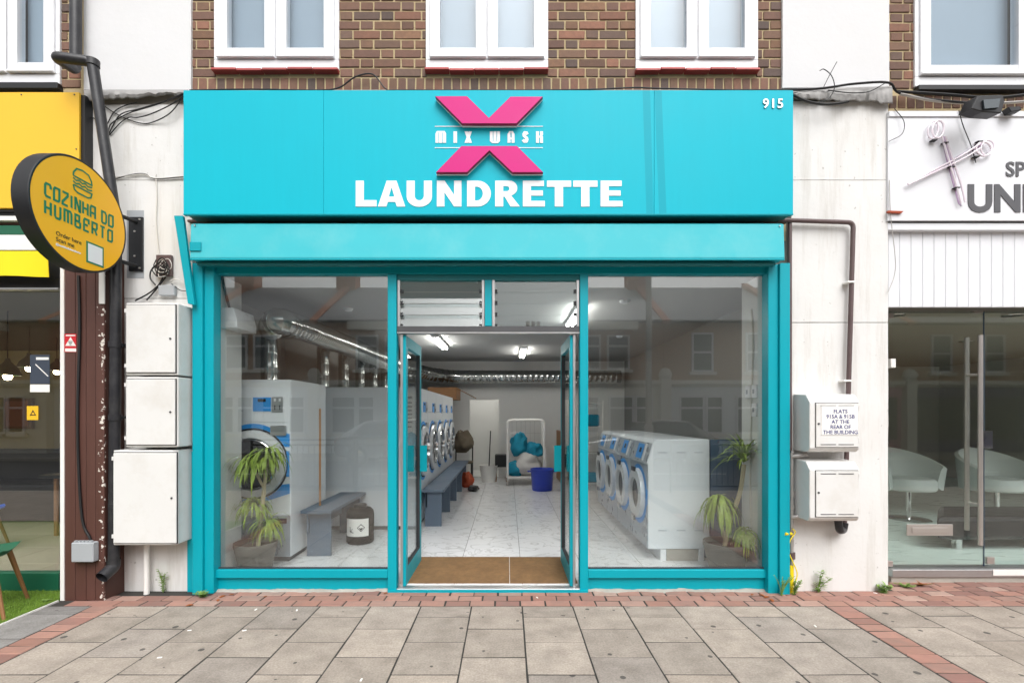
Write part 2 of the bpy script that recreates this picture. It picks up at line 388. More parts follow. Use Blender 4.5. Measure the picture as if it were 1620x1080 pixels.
mat('blue_tub', S(24, 52, 160), .4, var=.06); mat('orange_bag', S(160, 66, 34), .7, var=.2); mat('wood', S(146, 104, 66), .6, var=.25, scale=4, stretch=(1, 1, 8)); mat('copper', S(190, 140, 96), .4, metal=.5)
mat('grey_letter', S(84, 84, 88), .5); mat('salon_board', S(224, 225, 229), .4, var=.02); mat('mauve', S(176, 152, 180), .5, var=.15, scale=10); mat('neon_tube', S(238, 228, 236), .2, coat=.5)
mat('yellow_paint', S(240, 214, 20), .5, var=.05); mat('galv', S(176, 172, 168), .4, metal=.5, var=.2, scale=20)
mat('salon_floor', S(214, 228, 222), .3, var=.05, scale=3, stretch=(1, 6, 1)); mat('salon_ceiling', S(186, 174, 160), .7, var=.1, scale=4, stretch=(1, 8, 1))
mat('dark_wall', S(112, 108, 102), .8, var=.05); mat('cream_wall', S(196, 186, 150), .8, var=.05)
mat('black_leather', S(22, 22, 25), .4, var=.15); mat('white_leather', S(214, 220, 216), .4, var=.04); mat('blue_seat', S(30, 96, 200), .5); mat('beige_tile', S(196, 184, 166), .4, var=.06, scale=4, rnd=.06)
mat('red_sign', S(206, 34, 44), .5); mat('slate_roof', S(132, 132, 134), .7, var=.2, scale=6, stretch=(1, 10, 10)); mat('house_brick', S(186, 150, 122), .9, var=.2, scale=14, bump=.3)
mat('house_brick_red', S(184, 126, 98), .9, var=.2, scale=14); mat('house_cream', S(234, 230, 218), .8, var=.05); mat('house_white', S(236, 239, 243), .8, var=.04)
mat('house_pink', S(214, 150, 170), .7, var=.08); mat('house_purple', S(84, 76, 120), .6, var=.05); mat('terracotta', S(170, 92, 62), .8, var=.15); mat('window_dark', S(60, 70, 76), .08, var=.1, spec=.9)
mat('car_black', S(30, 32, 34), .2, coat=1., var=.02); mat('car_silver', S(176, 180, 184), .25, metal=.5, coat=1., var=.02); mat('tyre', S(24, 24, 24), .8); mat('lamp_red', S(150, 14, 14), .2); mat('lamp_clear', S(220, 225, 230), .1)
mat('rail', S(60, 62, 64), .5, metal=.4, var=.1)

# ------------------------------------------------------------------ ground
g = struct(MB().box(-60, 60, -60, 12, -.5, -.15).build('ground', 'asphalt'))
road = struct(MB().box(-60, 60, -12.6, -5.4, -.149, -.115).build('road', 'asphalt'))
for i, yy in enumerate((-5.62, -5.78)):
    struct(MB().box(-60, 60, yy-.035, yy+.035, -.1149, -.111).build('road_line', 'yellow_line'))
for i in range(16):
    struct(MB().box(-32+i*4, -30+i*4, -9.05, -8.95, -.1149, -.111).build('road_marking', 'road_paint'))
pav = struct(MB().box(-60, 60, -5.25, .34, -.14, -.0016).build('pavement', 'joint'))
struct(MB().box(-60, 60, -5.399, -5.252, -.14, .0).build('kerb', 'concrete', bevel=.012))
struct(MB().box(-60, 60, -14.6, -12.75, -.14, .0).build('far_pavement', 'slab_dark'))
struct(MB().box(-60, 60, -12.748, -12.6, -.14, .0).build('far_kerb', 'concrete', bevel=.012))

def piece_meshes(name, lx, ly, lz, m, n=5, bevel=.004, jit=.002):
    out = []
    for k in range(n):
        mb = MB().box(-lx/2, lx/2, -ly/2, ly/2, -lz, 0)
        o = mb.build(name, m, bevel=bevel, origin=(0, 0, 0)); me = o.data
        for v in me.vertices: v.co += Vector((random.uniform(-jit, jit), random.uniform(-jit, jit), random.uniform(-jit, jit)*.5))
        bpy.data.objects.remove(o); out.append(me)
    return out
PO = Vector(LOC[pav.name])
def put(name, me, loc, parent, O, sx=1., sy=1., rz=0., sz=1., rx=0., ry=0.):
    o = bpy.data.objects.new(name, me); C.objects.link(o); o.parent = parent
    o.location = Vector(loc) - Vector(O); o.scale = (sx, sy, sz); o.rotation_euler = (rx, ry, rz); return o
PJ = .009
slabs = piece_meshes('slab', .4-PJ, .4-PJ, .03, 'slab', 6, .0028); slabd = piece_meshes('slab', .4-PJ, .4-PJ, .03, 'slab_dark', 3, .0028)
pavers = piece_meshes('paver', .2-.006, .104, .03, 'paver', 6, .005, .0025)
far = MB(); SL0 = -.322
def slab_col(x0, w, off, mes):
    y = SL0; first = True; r = 0
    while y > -5.2:
        l = off if first else .4
        first = False
        l = min(l, y + 5.24)
        if l < .02: break
        xc, yc = x0 + w/2, y - l/2
        dz = random.uniform(-.0002, .0016)
        if -2.75 < yc and abs(xc) < 5.2:
            put('slab', random.choice(mes), (xc, yc, dz), pav, PO, (w-PJ)/(.4-PJ), (l-PJ)/(.4-PJ), rx=random.uniform(-.002, .002), ry=random.uniform(-.002, .002))
        else: far.box(xc-w/2+PJ/2, xc+w/2-PJ/2, yc-l/2+PJ/2, yc+l/2-PJ/2, -.03, dz)
        y -= l; r += 1
SX0, SX1 = -3.085, 2.515
for i in range(14): slab_col(SX0+.4*i, .4, (.20, .40)[i % 2] + .0, slabs)
for i in range(30): slab_col(SX1+.21+.4*i, .4, (.40, .20)[i % 2] - .02, slabs)
for i in range(2): slab_col(SX0-.21-.4*(i+1), .4, (.15, .40)[i % 2], slabd if i == 0 else slabs)
for i in range(2, 30): slab_col(SX0-.21-.4*(i+1), .4, (.2, .40)[i % 2], slabs)
fo = far.build('slab_field', 'slab', pav); stuff(fo)
def paver(x, y, rz=0., l=.2, w=.104):
    put('paver', random.choice(pavers), (x, y, random.uniform(.0002, .0035)), pav, PO, (l-.006)/.194, (w)/.104, rz=rz+random.uniform(-.008, .008), rx=random.uniform(-.01, .01))
for sx in (SX0-.105, SX1+.105):                          # cross strips of pavers
    y = SL0 - .055
    while y > -3.2: paver(sx, y); y -= .109
for r in range(3):                                       # band of pavers along the shop fronts
    y = SL0 + .056 + r*.108
    for i in range(-18, 25):
        x = i*.202 + (.1 if r % 2 else 0) + random.uniform(-.003, .003) + (.02 if r == 2 else 0)
        if -3.63 < x < 5.0 and not (r == 2 and (x < -2.55)): paver(x, y)
for r in (3, 4):                                         # two more rows in the salon recess
    for i in range(17, 26): paver(i*.202 + (.1 if r % 2 else 0) - .11, SL0 + .056 + r*.108)
# ------------------------------------------------------------------ the terrace building above and beside the shop
BY = .03                                                 # brick face
bld = thing('terrace_building', 'brown brick upper storey with three white windows and white rendered pilasters above the turquoise shop', 'building', (0, .3, 0))
XL, XR = X(299, BY), X(1240, BY)
zs0 = Z(143, BY)                                         # soldier course bottom
WIN = [(340, 537), (674, 867), (1005, 1198)]; ZT = 5.95
def wall_core(x0, x1, wins, z0, zw, name, parent):
    mb = MB().box(x0, x1, BY+.007, .34, z0, zw).box(x0, x1, BY+.007, .34, ZT, 6.6); xs = [x0] + [v for w in wins for v in w] + [x1]
    for i in range(0, len(xs), 2):
        if xs[i+1]-xs[i] > .01: mb.box(xs[i], xs[i+1], BY+.007, .34, zw, ZT)
    return mb.build(name, 'mortar', parent)
wall = wall_core(XL-.02, XR+.02, [(X(a, BY)+.01, X(b, BY)-.01) for a, b in WIN], zs0-1.3, Z(113, BY), 'brick_wall', bld)
ST, HD, CO, JT = .2385, .1165, .0822, .0135
def brick_meshes(lx, lz):
    out = []
    for k in range(5):
        o = MB().box(-lx/2, lx/2, 0, .05, -lz/2, lz/2).build('brick', 'brick', bevel=.0035, origin=(0, 0, 0)); me = o.data
        for v in me.vertices: v.co += Vector((random.uniform(-.002, .002), random.uniform(-.0015, .001), random.uniform(-.002, .002)))
        bpy.data.objects.remove(o); out.append(me)
    return out
bs, bh = brick_meshes(ST-JT, CO-JT), brick_meshes(HD-JT, CO-JT)
def brickwork(parent, secs, z0, n_rows, n_obj, x_start, skip=None):
    O = LOC[parent.name]; rest = MB()
    for r in range(n_rows):
        z = z0 + CO*(r+.5)
        x = x_start + (ST+HD)/2*(r % 2) - 2*(ST+HD); k = 0
        while x < secs[-1][1]:
            l = ST if k % 2 == 0 else HD
            for a, b in secs:
                if skip and skip(r, a, b): continue
                s0, s1 = max(x, a), min(x+l, b)
                if s1 - s0 < .03: continue
                ln = s1 - s0 - JT; xc = (s0+s1)/2
                if r < n_obj:
                    me = random.choice(bs if k % 2 == 0 else bh); bl = (ST if k % 2 == 0 else HD) - JT
                    put('brick', me, (xc, BY+random.uniform(-.002, .002), z+random.uniform(-.0015, .0015)), parent, O, ln/bl, ry=random.uniform(-.006, .006))
                else: rest.box(xc-ln/2, xc+ln/2, BY, BY+.05, z-CO/2+JT/2, z+CO/2-JT/2)
            x += l; k += 1
    if rest.v: stuff(rest.build('upper_bricks', 'brick', parent))
ZC = Z(122.5, BY)
secs = [(XL, X(342, BY))] + [(X(a, BY), X(b, BY)) for a, b in ((535, 676), (865, 1007), (1196, 1240))]
brickwork(wall, secs, ZC, 22, 9, XL)
# soldier course
sx, i = XL, 0
sol = brick_meshes(.0775-.0, .108)
while sx < XR - .02:
    put('brick', random.choice(sol), (sx+.039, BY+random.uniform(-.001, .003), (zs0+ZC)/2-.004), wall, LOC[wall.name], .83, ry=random.uniform(-.02, .02)); sx += .0785
# upstairs windows
def upvc_window(parent, x0, x1, z0, z1, Y, cols=2, hand=0, splits=None):
    w = MB()
    t = .035
    w.box(x0, x1, Y-.005, Y+.07, z0, z0+.085).box(x0, x1, Y-.005, Y+.07, z1-t, z1).box(x0, x0+t, Y-.0049, Y+.069, z0+.085, z1-t).box(x1-t, x1, Y-.0049, Y+.069, z0+.085, z1-t)
    wo = w.build('window', 'upvc', parent, bevel=.004)
    n = cols; gap = .012; sw = (x1-x0-2*t-gap*(n-1))/n
    for k in range(n):
        a = x0+t+k*(sw+gap); b = a+sw; s0, s1, q = z0+.088, z1-t-.003, .088
        s = MB()
        for (u0, u1, v0, v1) in ((a, a+q, s0, s1), (b-q, b, s0, s1), (a+q, b-q, s0, s0+q), (a+q, b-q, s1-q, s1)):
            s.box(u0, u1, Y-.022, Y+.05, v0, v1)
        s.box(a, b, Y-.034, Y-.0225, s0, s0+.022)
        so_ = s.build('sash', 'upvc', wo, bevel=.005)
        MB().box(a+q-.004, b-q+.004, Y+.004, Y+.02, s0+q-.004, s1-q+.004).build('seal', 'upper_glass', wo).name = 'pane'
        bd = MB(); zz = s0+q
        bd.box(a+.05, b-.05, Y+.11, Y+.125, s0, s1)
        bd.build('blind', 'blind', wo)
    MB().box(x0+.01, x1-.01, Y+.3, Y+.33, z0-.05, z1+.05).build('window_back', 'dark_wall', wo)
    if n == 2: MB().box((x0+x1)/2-.004, (x0+x1)/2+.004, Y-.008, Y+.06, z0+.09, z1-t).build('mullion', 'upvc', wo)
    return wo
for j, (a, b) in enumerate(WIN):
    x0, x1, z0 = X(a, BY), X(b, BY), Z(112, BY)
    wo = upvc_window(bld, x0, x1, z0, ZT, BY-.012)
    nt_ = 5; L = x1-x0+.01
    for k in range(nt_):                                 # red tile sill
        q0, q1 = x0-.005+L*k/nt_, x0-.005+L*(k+1)/nt_-.006
        dz = random.uniform(-.006, .006)
        MB().prism([(q0, BY-.055, z0-.03+dz), (q0, BY-.05, z0-.006+dz), (q0, BY+.04, z0+.004), (q0, BY+.04, z0-.03)], (q1-q0, 0, 0)).build('sill_tile', 'sill_tile', wo, bevel=.004)
# rendered pilasters
def rough_box(x0, x1, y0, y1, z0, z1, nx, nz, amp, name, m, parent, sd=0.):
    mb = MB(); vs = []; fs = []
    for j in range(nz+1):
        for i in range(nx+1):
            x = x0+(x1-x0)*i/nx; z = z0+(z1-z0)*j/nz
            d = amp*(noise.noise(Vector((x*2.2+sd, z*2.2, sd)))+.4*noise.noise(Vector((x*9, z*9+sd, 3))))
            ex = amp*.8*noise.noise(Vector((sd, z*14, 8.))) if i in (0, nx) else 0
            vs.append((x+ex, y0+d, z))
    for j in range(nz):
        for i in range(nx): fs.append((j*(nx+1)+i, j*(nx+1)+i+1, (j+1)*(nx+1)+i+1, (j+1)*(nx+1)+i))
    n = nx+1; o = len(vs)
    ring = [i for i in range(n)] + [j*n+nx for j in range(1, nz+1)] + [nz*n+i for i in range(nx-1, -1, -1)] + [j*n for j in range(nz-1, 0, -1)]
    for i in ring: vs.append((vs[i][0], y1, vs[i][2]))
    k = len(ring)
    for i in range(k): fs.append((ring[i], o+i, o+(i+1) % k, ring[(i+1) % k]))
    mb.add(vs, fs); return mb.build(name, m, parent, smooth=True)
PX = [(X(131, 0), X(301, 0)), (X(1239, 0), X(1408, 0))]
rough_box(PX[0][0], PX[0][1], .008, .34, Z(145, 0), 6.6, 12, 26, .003, 'upper_pilaster', 'render_top', bld, 1.)
rough_box(PX[1][0], PX[1][1]-.0, .008, .34, Z(138, 0), 6.6, 12, 26, .003, 'upper_pilaster', 'render_top', bld, 5.)
for k, (x0, x1, zt, cr) in enumerate(((PX[0][0], X(304, 0), Z(165, 0), (285, 472)), (X(1252, 0), X(1405, 0), Z(160, 0), (285, 510)))):
    zz = [0.0] + [Z(c, 0) for c in cr][::-1] + [zt]
    for q in range(3): rough_box(x0, x1, 0.0, .34, zz[q]+(.003 if q else 0), zz[q+1]-.003, 12, 16, .004, 'pilaster_render', 'render', bld, 3.+q+k*7)
    MB().box(x0+.01, x1-.01, .012, .33, .0, zt-.01).build('pilaster_core', 'joint', bld)
def lead_cap(pts_top, pts_bot, name):                    # crumpled lead flashing
    n = 60; vs = []; fs = []
    for i in range(n+1):
        t = i/n; xa = pts_top[0][0]+(pts_top[1][0]-pts_top[0][0])*t
        ya = pts_top[0][1]+(pts_top[1][1]-pts_top[0][1])*t
        yb = pts_bot[0][1]+(pts_bot[1][1]-pts_bot[0][1])*t + 5.0*noise.noise(Vector((t*7, 2, 1)))+2.5*noise.noise(Vector((t*23, 4, 1)))
        o = -.05+.03*noise.noise(Vector((t*13, 5, 0)))
        for Y, py in ((.0, ya), (o, ya+4), (o-.012, (ya+yb)/2+3.5*noise.noise(Vector((t*17, 0, 0)))), (o-.004, yb-2), (o+.01, yb), (.02, yb-1)): vs.append((X(xa, Y), Y, Z(py, Y)))
    for i in range(n):
        for k in range(5): fs.append((i*6+k, i*6+k+1, (i+1)*6+k+1, (i+1)*6+k))
    return MB().add(vs, fs).build(name, 'lead', bld, smooth=True)
lead_cap(((133, 142), (298, 142)), ((133, 160), (298, 150)), 'lead_flashing')
lead_cap(((1250, 142), (1412, 136)), ((1250, 156), (1412, 164)), 'lead_flashing')
MB().box(PX[0][0], PX[1][1], .02, .33, Z(168, 0), Z(138, 0)-.01).build('pilaster_core', 'concrete', bld)
MB().box(X(299, .1), X(1252, .1), .05, .33, 2.79, Z(143, .05)-.2).build('lintel', 'dark_wall', bld)

# ------------------------------------------------------------------ big turquoise fascia sign
FY = -.20
fz0, fz1, fx0, fx1 = Z(338, FY), Z(143, FY), X(290, FY), X(1255, FY)
sign = thing('fascia_sign', 'big turquoise fascia sign with pink split X logo and white LAUNDRETTE lettering', 'shop sign', (0, -.1, fz0))
for a, b in ((290, 512), (512, 1035), (1035, 1255)):
    MB().box(X(a, FY)+.0008, X(b, FY)-.0008, FY, FY+.03, fz0, fz1).build('panel', 'teal_sign', sign, bevel=.0015)
MB().box(fx0+.004, fx1-.004, FY+.0305, .005, fz0+.003, fz1-.01).build('sign_box', 'teal_dark', sign)
MB().box(fx0, fx1, FY-.004, FY+.03, fz0-.012, fz0-.0005).build('edge_trim', 'teal', sign, bevel=.002)
pf = facade(FY-.055)
q = lambda pts: [(670+x/7.2, 140+y/7.2) for x, y in pts]
for pts in ([(130,88),(495,88),(745,335),(990,93),(1362,93),(1060,400),(440,400)], [(432,655),(1065,655),(1365,955),(1010,955),(750,708),(495,955),(140,955)]):
    lg = MB().prism([pf(*p) for p in q(pts)], (0, .035, 0)).build('logo_bar', 'pink', sign, bevel=.002)
    lg.data.materials.append(MATS['pink_edge'])
    for p in lg.data.polygons:
        if abs(p.normal.y) < .8: p.material_index = 1
    MB().prism([(p[0], p[1]+.0352, p[2]) for p in [pf(*p) for p in q(pts)]], (0, .0195, 0)).build('logo_back', 'white_vinyl', sign)
vf = facade(FY-.004)
for y in (200.4, 234.2):
    MB().box(X(688, FY), X(859, FY), FY-.0035, FY-.0005, Z(y+.5, FY), Z(y-.5, FY)).build('logo_rule', 'white_vinyl', sign)
def arc(cx, cy, rx, ry, a0, a1, n=12): return [(cx+rx*math.cos(R(a0+(a1-a0)*i/n)), cy+ry*math.sin(R(a0+(a1-a0)*i/n))) for i in range(n+1)]
E_ = [(998,57),(1118,57),(1118,88),(1044,88),(1044,113),(1112,113),(1112,142),(1044,142),(1044,172),(1123,172),(1123,204),(998,204)]
T_ = [(1135,57),(1273,57),(1273,92),(1227,92),(1227,204),(1180,204),(1180,92),(1135,92)]
big = [([(46,57),(92,57),(92,168),(165,168),(165,204),(46,204)], []),
       ([(222,57),(278,57),(328,204),(280,204),(271,178),(229,178),(220,204),(172,204)], [[(250,94),(266,148),(234,148)]]),
       ([(336,57),(382,57)] + arc(408,143,26,26,180,0) + [(434,57),(480,57)] + arc(408,148,72,58,0,180), []),
       ([(508,57),(552,57),(606,138),(606,57),(648,57),(648,204),(606,204),(551,123),(551,204),(508,204)], []),
       ([(680,57),(738,57)] + arc(740,130.5,76,73.5,-90,90) + [(680,204)], [[(725,91)] + arc(736,130.5,34,39.5,-90,90) + [(725,170)]]),
       ([(840,57),(918,57)] + arc(922,99,44,42,-90,60) + [(932,142),(980,204),(928,204),(894,148),(886,148),(886,204),(840,204)], [[(886,88)] + arc(906,102.5,15,14.5,-90,90) + [(886,117)]]),
       (E_, []), (T_, []), ([(x+150, y) for x, y in T_], []), ([(x+443, y) for x, y in E_], [])]
g1 = lambda u, v: vf(550+u/3.6, 270+v/3.6)
for o_, h_ in big: MB().tri_prism(o_, h_, g1, (0, .0035, 0)).build('letter', 'white_vinyl', sign)
small = {'M': [[(689,226),(689,211),(691.5,208),(693.6,208),(693.6,226)], [(694.6,226),(694.6,208),(699.4,208),(699.4,226)], [(700.4,226),(700.4,208),(703,208),(705.6,211),(705.6,226)], [(691,207.5),(703.6,207.5),(704.5,209.5),(690,209.5)]],
         'I': [[(717.5,208),(723,208),(723,226),(717.5,226)]],
         'X': [[(735,208),(740.4,208),(746.5,226),(741,226)], [(741.5,208),(746.5,208),(740.2,226),(735,226)]],
         'W': [[(775,208),(779.6,208),(779.6,226),(778,226),(775,223)], [(780.6,208),(785.4,208),(785.4,226),(780.6,226)], [(786.4,208),(791,208),(791,223),(788.6,226),(786.4,226)], [(777.5,224.3),(789.5,224.3),(788,226.6),(779,226.6)]],
         'A': [[(803,226),(803,212),(806,208),(807.6,208),(807.6,226)], [(809.4,226),(809.4,208),(811,208),(814,212),(814,226)], [(805.5,207.6),(811.5,207.6),(812.5,210),(804.5,210)], [(805,218),(812,218),(812,220.5),(805,220.5)]],
         'H': [[(848,208),(852.8,208),(852.8,226),(848,226)], [(854.4,214),(856,213),(859,216),(859,226),(854.4,226)], [(854.6,208),(859,208),(859,214),(854.6,214)], [(850,215.2),(857.6,215.2),(857.6,218),(850,218)]]}
for ch, ps in small.items():
    mb = MB()
    for i, p in enumerate(ps): mb.prism([(a[0], a[1]-.0002*i, a[2]) for a in [vf(*pp) for pp in p]], (0, .0035+.0002*i, 0))
    mb.build('letter', 'white_vinyl', sign)
stroke(MB(), [(834.2,213),(833,210.4),(830,210.2),(828.6,212.4),(829,214.8),(833,218.4),(833.8,221),(832.6,223.6),(829.6,223.8),(827.4,221)], 4.4, vf, (0, .0035, 0)).build('letter', 'white_vinyl', sign)
MB_ = text(MB(), '915', .105, lambda u, v: (X(1206, FY)+u, FY-.008, Z(171.5, FY)+v), (0, .0075, 0), offset=.0018, spacing=1.12); MB_.build('street_number', 'alu', sign)

# ------------------------------------------------------------------ shutter box under the fascia
SY = -.17
sb = thing('shutter_box', 'pale turquoise roller shutter housing below the fascia sign', 'shutter box', (0, -.08, Z(412, SY)))
x0, x1 = X(302, SY), X(1240, SY); za, zb = Z(352, SY+.01), Z(410, SY)
MB().prism([(x0, 0, za), (x0, SY+.03, za), (x0, SY, za-.02), (x0, SY-.012, zb+.012), (x0, SY-.008, zb), (x0, -.0, zb)], (x1-x0, 0, 0)).build('housing', 'teal_pale', sb, bevel=.002)
MB().box(x0, x1, SY-.016, SY+.004, zb-.012, zb-.0005).build('lower_lip', 'teal', sb, bevel=.002)
MB().box(x0+.03, x1-.05, SY+.03, SY+.08, zb-.04, zb-.0125).build('shutter_slat', 'teal_dark', sb, bevel=.003)
for px, py in ((309, 357), (1233, 358), (1234, 406), (1232, 402)):
    MB().lathe([(.0, -.004), (.006, -.004), (.007, .004)], (X(px, SY), SY-.006, Z(py, SY)), 'Y', 8).build('screw', 'alu', sb)
MB().box(X(302, SY), X(320, SY), SY-.02, SY-.0125, Z(398, SY), Z(384, SY)).build('patch_plate', 'teal', sb, bevel=.002)
MB().box(X(300, 0), X(1244, 0), -.03, .049, Z(352, 0)-.005, fz0+.02).build('recess_board', 'brown_board', sb)
t = MB().prism([(X(a, -.14), -.14, Z(b, -.14)) for a, b in ((275, 341), (289, 341), (307, 482), (297, 480))], (0, .03, 0)).build('loose_trim', 'teal', None, bevel=.002)
tag(t, 'loose turquoise metal trim hanging at a slant beside the shutter housing', 'metal trim')

# ------------------------------------------------------------------ turquoise shop front
sf = thing('shop_front', 'turquoise framed laundrette shop front with two big panes and open double doors', 'shop front', (0, 0, 0))
PY = -.08
ztop = Z(416, PY)
for s_, (a, b, c_) in enumerate(((304, 335, 320), (1250, 1218, 1234))):
    MB().box(X(a, PY), X(c_, PY), PY, .05, .0, ztop).build('post', 'teal', sf, bevel=.003)
    MB().box(X(c_, PY)+(.001 if s_ == 0 else -.001), X(b, PY), PY+.025, .052, .0, ztop-.003).build('shutter_guide', 'teal', sf, bevel=.003)
MB().box(X(296, -.02), X(304, PY)-.002, -.02, .03, .0, 1.2).build('post_side', 'teal', sf, bevel=.002)
GY = .0                                                  # frame face
hz0, hz1 = Z(434, GY), Z(421, GY)
wx0, wx1 = X(334, GY), X(1219, GY)
MB().box(wx0, wx1, GY-.02, .06, hz0, hz1+.06).build('head_rail', 'teal', sf, bevel=.003)
ML, MR = (614, 628), (917, 930)
zr1, zr0 = Z(900, GY), Z(913, GY)
for a, b in (ML, MR): MB().box(X(a, GY), X(b, GY), GY-.02, .07, .0, hz0-.001).build('mullion', 'teal', sf, bevel=.003)
panes = ((334, 614), (930, 1219))
for a, b in panes:
    xa, xb = X(a, GY)+.001, X(b, GY)-.001
    MB().box(xa, xb, GY-.018, .058, zr0, zr1).build('bottom_rail', 'teal', sf, bevel=.003)
    MB().box(xa, xb, GY+.012, .05, .0, zr0-.001).build('stall_riser', 'teal_dark' if False else 'teal', sf, bevel=.002)
    MB().box(xa, xb, .028, .038, zr1-.004, hz0+.004).build('pane', 'pane_glass', sf)
    MB().box(xa+.0, xb, .012, .027, zr1+.0005, zr1+.012).build('seal', 'seal', sf)
for a, b in panes:                                       # crumbling mortar fillet at the foot of the stall riser
    n = 70; vs = []; fs = []
    for i in range(n+1):
        x = X(a, GY)+.004+(X(b, GY)-X(a, GY)-.008)*i/n; w = .035+.03*noise.noise(Vector((x*5, 1, 2)))+.012*noise.noise(Vector((x*22, 3, 1))); h = .016+.012*noise.noise(Vector((x*7, 9, 1)))+.006*noise.noise(Vector((x*30, 2, 5)))
        vs += [(x, .0115, h), (x, .0115-w*.5, h*.7), (x, .0115-w, .001), (x, .0115-w, -.004), (x, .0115, -.004)]
    for i in range(n):
        for k in range(5): fs.append((i*5+k, i*5+(k+1) % 5, i*5+5+(k+1) % 5, i*5+5+k))
    fs += [tuple(range(5)), tuple(range(n*5, n*5+5))]
    MB().add(vs, fs).build('mortar_fillet', 'concrete', sf)
da, db = X(628, GY)+.001, X(917, GY)-.001
MB().box(da, db, .0, .06, Z(443, GY), hz0-.001).build('door_head', 'teal_dark', sf)
tz0, tz1 = Z(525, GY), Z(516, GY)
MB().box(da, db, -.005, .06, tz0, tz1).build('transom', 'alu_dark', sf, bevel=.002)
MB().box(da, db, -.006, .055, tz0-.012, tz0-.001).build('transom_lip', 'alu', sf)
lp = MB().box(X(767, GY), X(778, GY), -.01, .05, tz1+.001, Z(443, GY)-.001).build('louvre_post', 'teal', sf, bevel=.002)
for a, b in ((629, 766), (779, 916)):
    xa, xb = X(a, GY), X(b, GY)
    lv = MB().box(xa, xa+.02, .0, .04, tz1+.001, Z(443, GY)-.001).box(xb-.02, xb, .0, .04, tz1+.001, Z(443, GY)-.001).build('louvre_frame', 'alu', sf)
    n = 4; h = (Z(443, GY)-tz1)/n
    for k in range(n):
        zc = tz1+h*(k+.5); tl = (.018 if a < 700 else .004)
        MB().prism([(xa+.021, .02-tl, zc-h*.5), (xa+.021, .024-tl, zc-h*.5), (xa+.021, .024+tl, zc+h*.52), (xa+.021, .02+tl, zc+h*.52)], (xb-xa-.042, 0, 0)).build('glass_slat', 'plain_glass', lv)
        for xx in (xa+.021, xb-.043): MB().box(xx, xx+.022, .004, .034, zc-h*.5-.008, zc-h*.5+.02).build('louvre_clip', 'black', lv)
# threshold and open doors
MB().box(da, db, -.02, .1, .0, .028).build('threshold', 'alu', sf, bevel=.003)
MB().box(X(614, -.02), X(930, -.02), -.035, -.021, .0, .02).build('threshold_trim', 'teal', sf)
def door(hx, sgn, nm):
    w, th = .745, .045; zt = tz0-.02; zb_ = .03
    q = MB(); y0 = .03; y1 = y0+w
    xs = (hx, hx+sgn*th)
    q.box(*xs, y0, y0+.075, zb_, zt).box(*xs, y1-.075, y1, zb_, zt).box(*xs, y0+.075, y1-.075, zb_, zb_+.15).box(*xs, y0+.075, y1-.075, zt-.10, zt)
    d = q.build('door', 'teal', sf, bevel=.003); d['label'] = 'open glazed turquoise door leaf'
    xm = hx+sgn*th/2
    MB().box(xm-.004, xm+.004, y0+.075, y1-.075, zb_+.15, zt-.10).build('pane', 'plain_glass', d)
    MB().box(hx+sgn*.002, hx+sgn*(th-.002), y0+.075, y0+.081, zb_+.15, zt-.10).box(hx+sgn*.002, hx+sgn*(th-.002), y1-.081, y1-.075, zb_+.15, zt-.10).box(hx+sgn*.002, hx+sgn*(th-.002), y0+.081, y1-.081, zb_+.15, zb_+.156).build('seal', 'seal', d)
    for s2 in (-1, 1):
        xo = xm+s2*(th/2+.035)
        MB().box(min(xm+s2*.03, xm+s2*.10), max(xm+s2*.03, xm+s2*.10), y1-.125, y1-.115, .95, 1.21).build('push_plate', 'teal', d, bevel=.002)
        for zz in (.98, 1.18): MB().tube([(xm+s2*(th/2-.002), y1-.06, zz), (xm+s2*.06, y1-.112, zz)], .007, 6).build('plate_bracket', 'alu', d)
    MB().box(hx-sgn*.0, hx+sgn*.02, y0-.012, y0-.001, zb_, zt).build('edge_strip', 'alu', d)
door(X(634, .03), 1, 'l'); door(X(910, .03), -1, 'r')
struct(MB().box(da, X(806, .3)-.0015, .105, .88, .0, .036).build('door_mat', 'coir')); 
mt2 = MB().box(X(806, .3)+.004, db, .105, .88, .0, .035).build('door_mat', 'coir')
for o, l in ((bpy.data.objects['door_mat'], 'wider of two brown coir entrance mats laid inside the doorway'), (mt2, 'narrower of two brown coir entrance mats laid inside the doorway')):
    if 'kind' in o: del o['kind']
    tag(o, l, 'door mat')
# ------------------------------------------------------------------ laundrette room
FZ = .03; RB = 7.3; CZ = 2.78
fl = struct(MB().box(-3.05, 2.85, .06, RB+.1, -.1, FZ-.006).build('laundrette_floor', 'grout'))
tm = []
for k in range(3):
    o = MB().box(-.298, .298, -.598, .598, -.02, 0).build('tile', 'floor_tile', bevel=.0015, origin=(0, 0, 0)); tm.append(o.data); bpy.data.objects.remove(o)
for i in range(-5, 5):
    for j in range(7):
        x, y = .13+.3+.6*i, .06+.6+1.2*j - (.06 if i % 2 else .66)
        a, b = max(.07, y-.6), min(RB, y+.6)
        xa, xb = max(-3.03, x-.3), min(2.83, x+.3)
        if b-a < .05 or xb-xa < .03: continue
        put('tile', random.choice(tm), ((xa+xb)/2, (a+b)/2, FZ), fl, LOC[fl.name], (xb-xa)/.6, (b-a)/1.2)
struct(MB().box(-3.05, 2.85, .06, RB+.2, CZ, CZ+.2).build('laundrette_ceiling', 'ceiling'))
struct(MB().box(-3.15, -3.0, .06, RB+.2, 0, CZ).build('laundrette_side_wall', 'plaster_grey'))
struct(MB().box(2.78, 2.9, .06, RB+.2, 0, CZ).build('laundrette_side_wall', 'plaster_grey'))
struct(MB().box(-3.0, X(743, RB), RB, RB+.15, 0, CZ).box(X(789, RB), 2.78, RB, RB+.15, 0, CZ).box(X(743, RB), X(789, RB), RB, RB+.15, Z(632, RB), CZ).build('laundrette_back_wall', 'plaster'))
